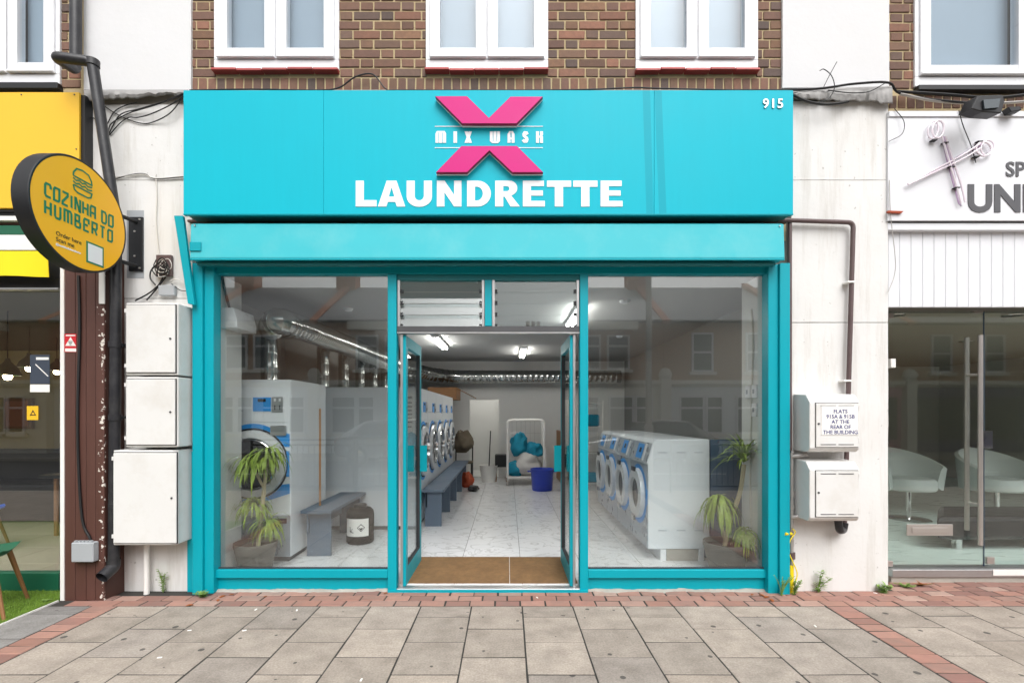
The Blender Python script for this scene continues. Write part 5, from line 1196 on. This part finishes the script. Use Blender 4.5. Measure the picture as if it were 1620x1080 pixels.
def tub_chair(x, y, lab):
    t = thing('salon_chair', lab, 'chair', (x, y, .1), 'white salon chairs')
    MB().lathe([(.0, .40), (.28, .40), (.30, .42), (.30, .52), (.27, .56), (.0, .56)], (x, y, .1), 'Z', 28).build('seat', 'white_leather', t, smooth=True)
    vs = []; fs = []; n = 18
    for i in range(n+1):
        a = R(-20+220*i/n); hgt = .95-.22*abs(i/n-.5)**1.5*3
        for rr, zz in ((.30, .45), (.36, hgt-.03), (.38, hgt), (.42, hgt-.02), (.38, .40)): vs.append((x+rr*math.cos(a), y+rr*math.sin(a), .1+zz))
    for i in range(n):
        for k in range(5): fs.append((i*5+k, i*5+(k+1) % 5, i*5+5+(k+1) % 5, i*5+5+k))
    fs += [tuple(range(5)), tuple(range(n*5, n*5+5))]
    MB().add(vs, fs).build('back', 'white_leather', t, smooth=True)
    MB().tube([(x, y, .12), (x, y, .5)], .03, 10).build('stem', 'chrome', t); MB().lathe([(.0, .03), (.04, .03), (.24, .01), (.25, 0), (.0, 0)], (x, y, .1), 'Z', 24).build('base', 'chrome', t, smooth=True)
tub_chair(5.45, 2.4, 'white tub chair behind the black leather bench'); tub_chair(6.6, 2.35, 'white tub chair beside the other tub chair in the salon')
dk = thing('salon_desk', 'white tapered reception desk in the salon', 'desk', (4.9, 3.2, .1))
MB().prism([(4.3, 3.0, .1), (5.2, 3.0, .1), (5.35, 3.0, 1.0), (4.15, 3.0, 1.0)], (0, .5, 0)).build('front', 'white_leather', dk, bevel=.01); MB().box(4.1, 5.4, 2.96, 3.55, 1.001, 1.03).build('top', 'white_leather', dk)
sh = thing('product_shelf', 'shelf unit with small bottles in the salon', 'shelf', (6.8, 6.7, .1))
for zz in (.6, 1.0, 1.4, 1.8): MB().box(6.0, 8.2, 6.6, 6.95, zz, zz+.03).build('shelf', 'white_paint', sh)
MB().box(6.0, 8.2, 6.951, 6.98, .1, 2.1).build('back', 'house_purple', sh)
rq = random.Random(4)
for i in range(26):
    zz = rq.choice((.63, 1.03, 1.43)); o = MB().lathe([(.0, 0), (.035, 0), (.035, .15), (.015, .18), (.015, .22), (.0, .22)], (6.1+.078*i, 6.75, zz), 'Z', 10).build('bottle', ('paper', 'house_pink', 'slate_panel')[i % 3]); tag(o, 'small %s product bottle standing on the salon shelf unit' % ('white', 'pink', 'slate blue')[i % 3], 'bottle', 'bottles on the salon shelf')
# ------------------------------------------------------------------ meter boxes on the right pilaster
def gasbox(label, y0, y1, txt):
    Yf = -.23; x0, x1 = X(1256.5, -.02), X(1360, Yf); z0, z1 = Z(y1, Yf), Z(y0, Yf)
    t = thing('gas_meter_box', label, 'meter box', ((x0+x1)/2, 0, z0), 'white meter boxes by the gas pipe')
    MB().prism([(x0, -.004, z0+.0), (x0, Yf+.03, z0), (x0, Yf, z0+.03), (x0, Yf, z1-.075), (x0, Yf+.05, z1-.012), (x0, -.004, z1)], (x1-x0, 0, 0)).build('case', 'cabinet', t, bevel=.008, seg=2)
    a, b = X(1290, Yf), X(1357, Yf)
    d = MB().box(a, b, Yf-.012, Yf-.001, z0+.042, z1-.085).build('door', 'cabinet', t, bevel=.003)
    MB().box(a-.004, b+.004, Yf-.0009, Yf+.001, z0+.038, z1-.079).build('door_gap', 'ink', t)
    for zz in (z0+.06, z1-.11):
        for u in (.1, .52): MB().box(a+(b-a)*u, a+(b-a)*(u+.36), Yf-.0135, Yf-.0121, zz, zz+.006).build('vent_slot', 'alu_dark', d)
    for zz in (z0+.08, z1-.14): MB().box(b+.001, b+.012, Yf-.01, Yf-.001, zz, zz+.035).build('hinge', 'cabinet', t)
    MB().lathe([(.0, -.004), (.008, -.004), (.008, .003)], (a+.018, Yf-.014, (z0+z1)/2-.01), 'Y', 10).build('lock', 'alu_dark', d)
    if txt:
        nt = MB().box(X(1297.5, Yf), X(1355, Yf), Yf-.016, Yf-.0122, Z(687.5, Yf), Z(642, Yf)).build('notice_plate', 'paper', t)
        for i, s_ in enumerate(txt): text(MB(), s_, .0425, (lambda zc: (lambda u, v: (X(1327.5, Yf)+u, Yf-.0172, zc+v)))(Z(653.2+8.2*i, Yf)), (0, .001, 0), align='CENTER', offset=.0005).build('print_line', 'blue_ink', nt)
    return t
gasbox('white meter box carrying the FLATS 915A & 915B notice', 621, 715, ['FLATS', '915A & 915B', 'AT THE', 'REAR OF', 'THE BUILDING']); gasbox('blank white meter box below the one with the notice', 728, 825, None)
gp = thing('gas_pipework', 'brown gas pipe looping over the pilaster to the meter boxes', 'pipe', (X(1340, -.05), -.05, Z(835, -.05)))
y_ = -.045; PP = lambda l, y=y_: [(X(a, y), y, Z(b, y)) for a, b in l]
MB().tube(bend(PP([(1230, 348), (1350, 352), (1336, 830)]), .05, 6), .0185, 12).build('loop_pipe', 'brown_pipe', gp, smooth=True)
MB().tube(bend([*PP([(1336, 826)]), *PP([(1334, 838)]), (X(1328, -.12), -.12, Z(839, -.12)), (X(1326, -.12), -.12, Z(822, -.12))], .04, 6), .03, 12).build('elbow', 'black_pipe', gp, smooth=True)
MB().tube(PP([(1249.5, 350), (1249.5, 712)], -.03), .0165, 12).build('side_pipe', 'brown_pipe', gp, smooth=True)
for py in (446, 602): MB().box(X({446: 1340, 602: 1334}[py], -.06), X({446: 1349, 602: 1344}[py], -.06)+.01, -.07, .0, Z(py+1.5, -.06), Z(py-1.5, -.06)).build('clip', 'white_paint', gp, bevel=.002)
gv = thing('gas_riser', 'grey gas riser with yellow sleeve beside the turquoise frame', 'pipe', (X(1251, -.03), -.03, 0))
MB().tube(PP([(1252, 716), (1252, 895)], -.035), .017, 12).build('riser', 'galv', gv, smooth=True); MB().tube([(X(1251, -.035), -.035, .0), (X(1251, -.035), -.035, Z(893, -.035))], .0235, 12).build('sleeve', 'yellow_paint', gv, smooth=True)
for (a, b, r) in ((1252, 780, .024), (1252, 800, .022), (1252, 858, .021), (1252, 878, .03)): MB().tube([(X(a, -.035), -.035, Z(b+5, -.035)), (X(a, -.035), -.035, Z(b-5, -.035))], r, 10).build('coupling', 'galv' if b != 878 else 'brown_pipe', gv, smooth=True)
for py in (722, 818): MB().tube(bend([(X(1252, -.035), -.035, Z(py, -.035)), (X(1262, -.06), -.06, Z(py-1, -.06)), (X(1277, -.08), -.08, Z(py-4, -.08))], .03), .02, 10).build('branch', 'galv', gv, smooth=True)
MB().tube([(X(1244, -.1), -.08, Z(844, -.08)), (X(1252, -.05), -.05, Z(844, -.05))], .013, 10).build('tap', 'yellow_paint', gv, smooth=True)
MB().tube(bez(PP([(1254, 836), (1258, 842), (1250, 855), (1248, 872), (1255, 890), (1261, 905), (1259, 918), (1252, 928), (1240, 938)], -.07), 6), .0045, 6).build('earth_wire', 'yellow_paint', gv, smooth=True)
# ------------------------------------------------------------------ cables and floodlight above the right pilaster and salon
GR = 'cables above the salon'
cable('loose_cable', 'black cable sagging below the lead flashing from the turquoise sign', [(1254, 150, -.07), (1275, 160, -.09), (1300, 165, -.09), (1325, 164, -.08), (1342, 161, -.06)], .010, grp=GR)
cable('loose_cable', 'black cables running over the pilaster top to the salon wall', [(1160, 143, -.05), (1238, 143, -.05), (1300, 140, -.06), (1350, 133, -.06), (1405, 131, -.06), (1422, 147, -.03), (1470, 157, -.03), (1545, 164, -.06)], .009, grp=GR)
cable('loose_cable', 'thin cable loop hanging over the lead flashing', [(1310, 143, -.07), (1345, 147, -.08), (1375, 145, -.08), (1400, 132, -.07)], .004, grp=GR)
cable('loose_cable', 'thick grey cable along the brick above the salon sign', [(1424, 149, -.03), (1480, 160, -.03), (1560, 164, -.04), (1640, 160, -.03)], .011, 'galv', grp=GR)
cable('loose_cable', 'black cable running along the brick soldier course above the salon', [(1420, 145, -.02), (1500, 150, -.02), (1570, 155, -.02), (1640, 148, -.02)], .012, grp=GR)
cable('loose_cable', 'straight stub of black wire sticking up from the lead flashing', [(1302, 140, -.06), (1312, 120, -.07), (1324, 98, -.08)], .003, grp=GR)
cable('loose_cable', 'curled stub of black wire over the lead flashing', [(1297, 112, -.09), (1304, 110, -.09), (1316, 121, -.08), (1320, 140, -.07), (1310, 157, -.07), (1295, 162, -.07)], .0035, grp=GR)
cable('loose_cable', 'thin black wire bowing over the edge of the salon sign', [(1415, 172, -.04), (1430, 192, -.05), (1427, 212, -.05), (1406, 224, -.04)], .003, grp=GR)
cable('loose_cable', 'thin black wire hanging from the floodlight over the salon sign', [(1517, 175, -.04), (1524, 200, -.04), (1536, 230, -.04), (1544, 258, -.035)], .0035, grp=GR)
cable('loose_cable', 'thin pale wire dangling down the edge of the salon front', [(1407, 285, -.03), (1409, 340, -.03), (1416, 405, -.02), (1415, 435, -.02), (1405, 462, -.02)], .003, 'galv', grp=GR)
cable('loose_cable', 'black cables lying along the top edge of the turquoise sign', [(300, 143, -.06), (400, 141.5, -.08), (500, 143, -.06), (536, 139, -.02), (562, 122, -.02), (590, 118, -.02), (612, 142, -.03), (640, 143, -.05), (900, 142.5, -.06), (1000, 139, -.06), (1040, 140, -.06), (1170, 143, -.06)], .006, grp='cables on the brick wall')
fl_ = thing('floodlight', 'black outdoor floodlight mounted over the salon sign', 'floodlight', (X(1565, -.15), -.15, Z(178, -.15)))
MB().prism([(X(a, -.30), -.30, Z(b, -.30)) for a, b in ((1537, 172), (1548, 151), (1587, 150), (1590, 160), (1585, 179), (1555, 177))], (0, .12, .02)).build('housing', 'black', fl_, bevel=.006)
MB().prism([(X(a, -.315), -.315, Z(b, -.315)) for a, b in ((1556, 158), (1583, 156), (1580, 170), (1558, 172))], (0, .014, 0)).build('lamp_face', 'window_dark', fl_); MB().tube(bend([(X(1565, -.18), -.18, Z(165, -.18)), (X(1565, -.1), -.1, Z(162, -.1)), (X(1565, .0), .03, Z(160, 0))], .04), .02, 8).build('arm', 'black', fl_)
MB().prism([(X(a, -.1), -.1, Z(b, -.1)) for a, b in ((1595, 169), (1614, 168), (1617, 174), (1600, 177))], (0, .06, 0)).build('sensor', 'black', fl_, bevel=.004)
ns = MB().prism([(X(a, -.04), -.04, Z(b, -.04)) for a, b in ((1405, 333), (1430, 334), (1426, 337), (1405, 336))], (0, .02, 0)).build('metal_bracket', 'orange_bag'); tag(ns, 'small rusty metal bracket at the edge of the salon sign', 'bracket')
# ------------------------------------------------------------------ weeds, leaves and litter
rnw = random.Random(21)
def weed(label, px, py, Y, h, n, spread, m_='leaf_weed', ls=.03):
    x, z = X(px, Y), 0.0; t = thing('weed', label, 'weed', (x, Y, 0), 'weeds growing at the wall foot')
    st = MB(); lf_ = MB(); lf_.recalc = False
    for k in range(n):
        a = rnw.uniform(0, 6.28); hh = h*rnw.uniform(.5, 1); dx, dy = spread*math.cos(a)*rnw.random(), spread*.5*math.sin(a)*rnw.random() - spread*.2
        P = bez([(x, Y, -.005), (x+dx*.3, Y+dy*.4, hh*.5), (x+dx, Y+dy, hh)], 5); st.tube(P, [.0025]*(len(P)-1)+[.001], 5)
        for i, p in enumerate(P[1:]):
            for q_ in range(2):
                b = rnw.uniform(0, 6.28); leaf(lf_, p, (math.cos(b), math.sin(b)*.6-.2, .35), ls*rnw.uniform(.6, 1.3), ls*.22, .2, 3)
    st.build('stem', 'leaf_weed', t); stuff(lf_.build('foliage', m_, t))
weed('tall weed at the wall foot below the largest meter cabinet', 258, 940, -.03, .20, 3, .05); weed('low grassy weed at the foot of the turquoise post beside the cabinets', 322, 957, -.13, .05, 9, .10, ls=.028)
weed('leafy weed at the wall foot below the blank meter box', 1294, 935, -.035, .22, 3, .12, ls=.042); weed('bushy weed at the salon corner of the pilaster', 1396, 940, -.04, .08, 7, .10, ls=.035); weed('thin weed by the yellow gas sleeve', 1256, 940, -.09, .15, 6, .08, ls=.025)
weed('wispy weed against the turquoise post beside the gas riser', 1236, 940, -.11, .19, 7, .10, ls=.015); weed('mossy weed in the salon recess by the step', 1430, 930, .1, .04, 9, .16, 'leaf_weed', .022); weed('yellowing weed in the salon recess beside the step', 1455, 925, .14, .035, 8, .14, 'dead_leaf', .02); weed('sprig of weed by the artificial turf corner', 80, 960, -.25, .04, 8, .07, ls=.02)
def dead_leaf(label, px, py, s_, rz):
    Zd = F*CAMZ/(py-CY); Y = Zd+CAMY; x = X(px, Y); vs = []; fs = []
    for i in range(7):
        for j in range(5):
            u, v = (i/6-.5)*2, (j/4-.5)*2; w = math.sqrt(max(0, 1-u*u))*.45
            a, b = u*s_, v*w*s_; vs.append((x+a*math.cos(rz)-b*math.sin(rz), Y+a*math.sin(rz)+b*math.cos(rz), .006+s_*.35*(1-u*u)*.8*(1-.4*v*v)))
    for i in range(6):
        for j in range(4): k = i*5+j; fs.append((k, k+1, k+6, k+5))
    n = len(vs); vs += [(v[0], v[1], v[2]-.0015) for v in vs]; fs += [tuple(i+n for i in f[::-1]) for f in fs]
    o = MB().add(vs, fs).build('fallen_leaf', 'dead_leaf'); tag(o, label, 'leaf', 'fallen leaves'); return o
dead_leaf('curled orange fallen leaf lying against the stall riser', 1050, 932, .065, .05)
for px, py, s_, r_ in ((352, 944, .03, 1.2), (300, 958, .03, .4), (345, 950, .025, 2.), (1213, 945, .03, .3), (1221, 950, .03, 1.4), (610, 939, .02, .6), (1205, 942, .025, 2.2), (366, 941, .02, .3), (420, 944, .018, 1.), (1190, 941, .018, .5)): dead_leaf('small brown fallen leaf scrap lying along the shop front', px, py, s_, r_)
for px, py in ((405, 964), (387, 997), (300, 997), (470, 965), (850, 945), (1385, 938), (1290, 990), (253, 1040), (572, 1075)):
    Zd = F*CAMZ/(py-CY); Y = Zd+CAMY; o = MB().box(X(px, Y)-.015, X(px, Y)+.012, Y-.006, Y+.005, .0, .005).build('litter_scrap', 'paper', bevel=.001); o.rotation_euler.z = rnw.uniform(0, 3); tag(o, 'tiny white scrap of litter on the paving', 'litter', 'scraps of litter')
# ------------------------------------------------------------------ the far side of the street (seen mirrored in the glass)
HY = -14.9
def house(label, x0, x1, wm, gm, style, seed, chim=True):
    rr = random.Random(seed); t = thing('terraced_house', label, 'house', ((x0+x1)/2, HY-4, 0), 'terraced houses across the street')
    ez = 5.15; d = 8.
    MB().box(x0+.004, x1-.004, HY-d, HY, 2.85, ez).build('wall', wm, t); MB().box(x0+.004, x1-.004, HY-d, HY+.02, -.05, 2.6).build('ground_wall', gm, t)
    MB().prism([(x0, HY+.12, 2.6), (x0, HY+.25, 2.72), (x0, HY+.25, 2.86), (x0, HY-.2, 2.86), (x0, HY-.2, 2.6)], (x1-x0, 0, 0)).build('cornice', 'house_cream', t)
    rf = MB().prism([(x0, HY+.3, ez), (x0, HY+.3, ez+.06), (x0, HY-4, 7.6), (x0, HY-d-.3, ez+.06), (x0, HY-d-.3, ez)], (x1-x0, 0, 0)).build('roof', 'slate_roof', t)
    MB().prism([(x1-.15, HY+.35, ez+.05), (x1-.15, HY-4, 7.8), (x1-.15, HY-4, 7.3), (x1-.15, HY+.3, ez-.1)], (.3, 0, 0)).build('parapet', 'house_brick_red', rf)
    if chim:
        MB().box(x1-.5, x1+.4, HY-4.4, HY-3.6, 7.0, 8.6).box(x1-.55, x1+.45, HY-4.45, HY-3.55, 8.601, 8.72).build('chimney', 'house_brick_red', rf)
        for k in range(3): MB().lathe([(.11, 0), (.09, .4), (.11, .45)], (x1-.3+.27*k, HY-4, 8.72), 'Z', 10).build('chimney_pot', 'terracotta', rf)
    def win(a, b, z0, z1, y, bars=1, top=.32):
        w = MB(); q = .07
        w.box(a, a+q, y, y+.08, z0, z1).box(b-q, b, y, y+.08, z0, z1).box(a+q, b-q, y, y+.08, z0, z0+q).box(a+q, b-q, y, y+.08, z1-q, z1)
        zt_ = z1-(z1-z0)*top; w.box(a+q, b-q, y, y+.075, zt_-.04, zt_+.04)
        wo = w.build('window', 'upvc', t); MB().box(a+q, b-q, y+.01, y+.03, z0+q, z1-q).build('pane', 'window_dark', wo)
        MB().box(a-.1, b+.1, y, y+.16, z0-.12, z0-.001).build('sill', 'house_cream', wo)
    W = x1-x0; cx = (x0+x1)/2
    if style == 'bay':
        a, b = cx-1.0, cx+1.0
        MB().box(a-.15, b+.15, HY-.1, HY+.35, 2.87, ez-.35).build('bay', wm, t); MB().box(a-.3, b+.3, HY-.1, HY+.55, ez-.349, ez-.05).build('bay_roof', 'house_cream', t)
        win(a, cx-.12, 3.25, 4.6, HY+.36); win(cx+.12, b, 3.25, 4.6, HY+.36)
    else:
        win(cx-1.5, cx-.65, 3.2, 4.75, HY+.01, top=.5); win(cx+.65, cx+1.5, 3.2, 4.75, HY+.01, top=.5)
    if style == 'shop':
        MB().box(x0+.4, x1-.4, HY+.03, HY+.08, .5, 2.2).build('shop_window', 'window_dark', t); MB().box(x0+.3, x1-.3, HY+.03, HY+.2, 2.21, 2.58).build('shop_fascia', gm, t)
        MB().box(cx-.05, cx+.05, HY+.081, HY+.12, .5, 2.2).build('shop_mullion', 'upvc', t)
    else:
        for a in (x0+.6, cx+.25): win(a, a+1.0, .75, 2.25, HY+.03); win(a+1.05, a+1.75, .75, 2.25, HY+.03)
    for px_ in (x1,):
        p = MB().box(px_-.2, px_+.2, HY+.03, HY+.34, .0, 2.9).build('pilaster', 'house_cream', t); MB().lathe([(.0, .25), (.16, .2), (.26, .0), (.24, -.12), (.2, -.2)], (px_, HY+.2, 3.1), 'Z', 16).build('pilaster_cap', 'house_cream', p, smooth=True)
    return t
specs = [(-24, 'house_brick', 'house_cream', 'bay'), (-18.2, 'house_brick_red', 'house_white', 'sash'), (-12.4, 'house_brick', 'house_white', 'bay'), (-7.6, 'house_brick', 'house_white', 'bay'), (-2.2, 'house_brick_red', 'house_cream', 'bay'), (1.3, 'house_brick', 'house_cream', 'bay'), (6.2, 'house_brick', 'house_white', 'sash'), (11.4, 'house_brick', 'house_pink', 'shop'), (16.2, 'house_brick', 'house_purple', 'shop'), (21.2, 'house_brick_red', 'house_cream', 'sash'), (26.5, None, None, None)]
hl = ['brown brick house with bay and cream ground floor at the far end of the terrace', 'red brick house with white ground floor and sash windows', 'brown brick bay house with white ground floor beside the red brick sash house', 'brown brick bay house with white ground floor beside the narrow red brick one', 'red brick bay house with cream ground floor between brown ones', 'brown brick bay house with cream ground floor opposite the washing machines', 'brown brick house with white ground floor and two sash windows', 'house with a pink shop on its ground floor', 'house with a purple shop on its ground floor', 'red brick sash house beyond the purple shop']
for k in range(10): house(hl[k], specs[k][0], specs[k+1][0], specs[k][1], specs[k][2], specs[k][3], k, k in (1, 2, 4, 5, 8))
# parked cars
def car(label, x, y, rz, paint, L=4.2):
    t = thing('parked_car', label, 'car', (x, y, -.115)); T = Matrix.Translation((x, y, -.115)) @ Matrix.Rotation(rz, 4, 'Z')
    st = [(-2.1, .45, .62, .60), (-2.02, .28, .80, .74), (-1.6, .22, .90, .83), (-.9, .20, .96, .86), (0, .20, .97, .87), (.9, .20, .98, .87), (1.6, .22, .98, .84), (1.98, .28, .92, .76), (2.08, .42, .7, .66)]
    vs = []; fs = []; n = 14
    for (u, zb_, zt_, hw) in st:
        for i in range(n):
            a = 2*math.pi*i/n; ca, sa = math.cos(a), math.sin(a)
            vs.append((u, hw*math.copysign(abs(ca)**.45, ca), (zb_+zt_)/2+(zt_-zb_)/2*math.copysign(abs(sa)**.45, sa)))
    for j in range(len(st)-1):
        for i in range(n): fs.append((j*n+i, j*n+(i+1) % n, j*n+n+(i+1) % n, j*n+n+i))
    fs += [tuple(range(n)), tuple(range(len(vs)-n, len(vs)))]
    MB(T).add(vs, fs).build('body', paint, t, smooth=True)
    cab = [(-1.15, .93, .70, .84), (-.45, 1.36, .60, .84), (.2, 1.45, .60, .85), (1.1, 1.42, .58, .84), (1.85, .98, .66, .80)]
    vs = []
    for (u, z, hw, hb) in cab: vs += [(u, -hb, .93), (u, -hw, z), (u, hw, z), (u, hb, .93)]
    fs = [(4*j+i, 4*j+(i+1) % 4, 4*j+4+(i+1) % 4, 4*j+4+i) for j in range(4) for i in range(4)] + [(0, 1, 2, 3), (16, 17, 18, 19)]
    MB(T).add(vs, fs).build('cabin', paint, t, bevel=.03, smooth=True, seg=2)
    for s_ in (-1, 1):
        for (a, b) in ((-.92, -.02), (.06, .98)):
            za, zb2 = (1.10 if a < -.5 else 1.36), 1.37
            g_ = [(a+.0, s_*.865, .98), (b, s_*.865, .98), (b, s_*.66, zb2), (a+(.42 if a < -.5 else .0), s_*.66, 1.34)]
            if a > 0: g_[1] = (b+.45, s_*.85, 1.0); g_[2] = (b+.1, s_*.66, 1.35)
            MB(T).prism(g_, (0, s_*.012, .004)).build('side_window', 'window_dark', t)
        for u in (-1.32, 1.28):
            c = (u, s_*.80, .32)
            wlh = MB(T).lathe([(.0, -.09), (.25, -.09), (.32, -.07), (.325, 0), (.32, .07), (.25, .09), (.0, .09)], c, 'Y', 24).build('wheel', 'tyre', t, smooth=True)
            MB(T).lathe([(.05, s_*.10), (.2, s_*.095), (.215, s_*.088), (.0, s_*.088)], c, 'Y', 20).build('rim', 'chrome', wlh, smooth=True)
        MB(T).box(-2.06, -1.9, s_*.45, s_*.7, .62, .74).build('headlight', 'lamp_clear', t, bevel=.02); MB(T).box(1.93, 2.05, s_*.5, s_*.72, .72, .88).build('tail_light', 'lamp_red', t, bevel=.02)
    MB(T).prism([(-1.08, -.62, .98), (-1.08, .62, .98), (-.5, .52, 1.33), (-.5, -.52, 1.33)], (-.03, 0, .02)).build('windscreen', 'window_dark', t)
    return t
car('black hatchback parked on the far side of the road', 4.6, -11.6, 0, 'car_black'); car('silver hatchback parked on the far side of the road', -3.4, -11.6, R(180), 'car_silver')
# guard rails and lamp post at the near kerb
def railing(label, x0):
    t = thing('guard_rail', label, 'railing', (x0+1, -5.2, 0), 'pedestrian guard rails along the kerb')
    for xx in (x0, x0+2): MB().tube([(xx, -5.2, -.005), (xx, -5.2, 1.05)], .025, 8).build('post', 'rail', t)
    for zz in (.12, .92, 1.02): MB().tube([(x0, -5.2, zz), (x0+2, -5.2, zz)], .018, 8).build('rail', 'rail', t)
    for k in range(1, 18): MB().tube([(x0+2*k/18, -5.2, .12), (x0+2*k/18, -5.2, .92)], .006, 6).build('picket', 'rail', t)
for x0, l in ((-5.0, 'grey kerbside guard rail panel opposite the meter cabinets'), (-2.95, 'grey kerbside guard rail panel opposite the dryer'), (3.2, 'grey kerbside guard rail panel beside the lamp post'), (5.25, 'grey kerbside guard rail panel opposite the salon')): railing(l, x0)
lp_ = thing('lamp_post', 'grey steel street lamp post at the kerb', 'lamp post', (2.73, -5.1, 0))
MB().tube([(2.73, -5.1, -.01), (2.73, -5.1, 1.3), (2.73, -5.1, 1.32), (2.73, -5.1, 7.5)], [.085, .085, .06, .045], 14).build('column', 'galv', lp_, smooth=True); MB().tube(bend([(2.73, -5.1, 7.4), (2.73, -5.1, 7.9), (2.73, -6.2, 8.1)], .3), .03, 8).build('arm', 'galv', lp_); MB().box(2.6, 2.86, -6.8, -6.15, 8.03, 8.15).build('lantern', 'galv', lp_, bevel=.03)
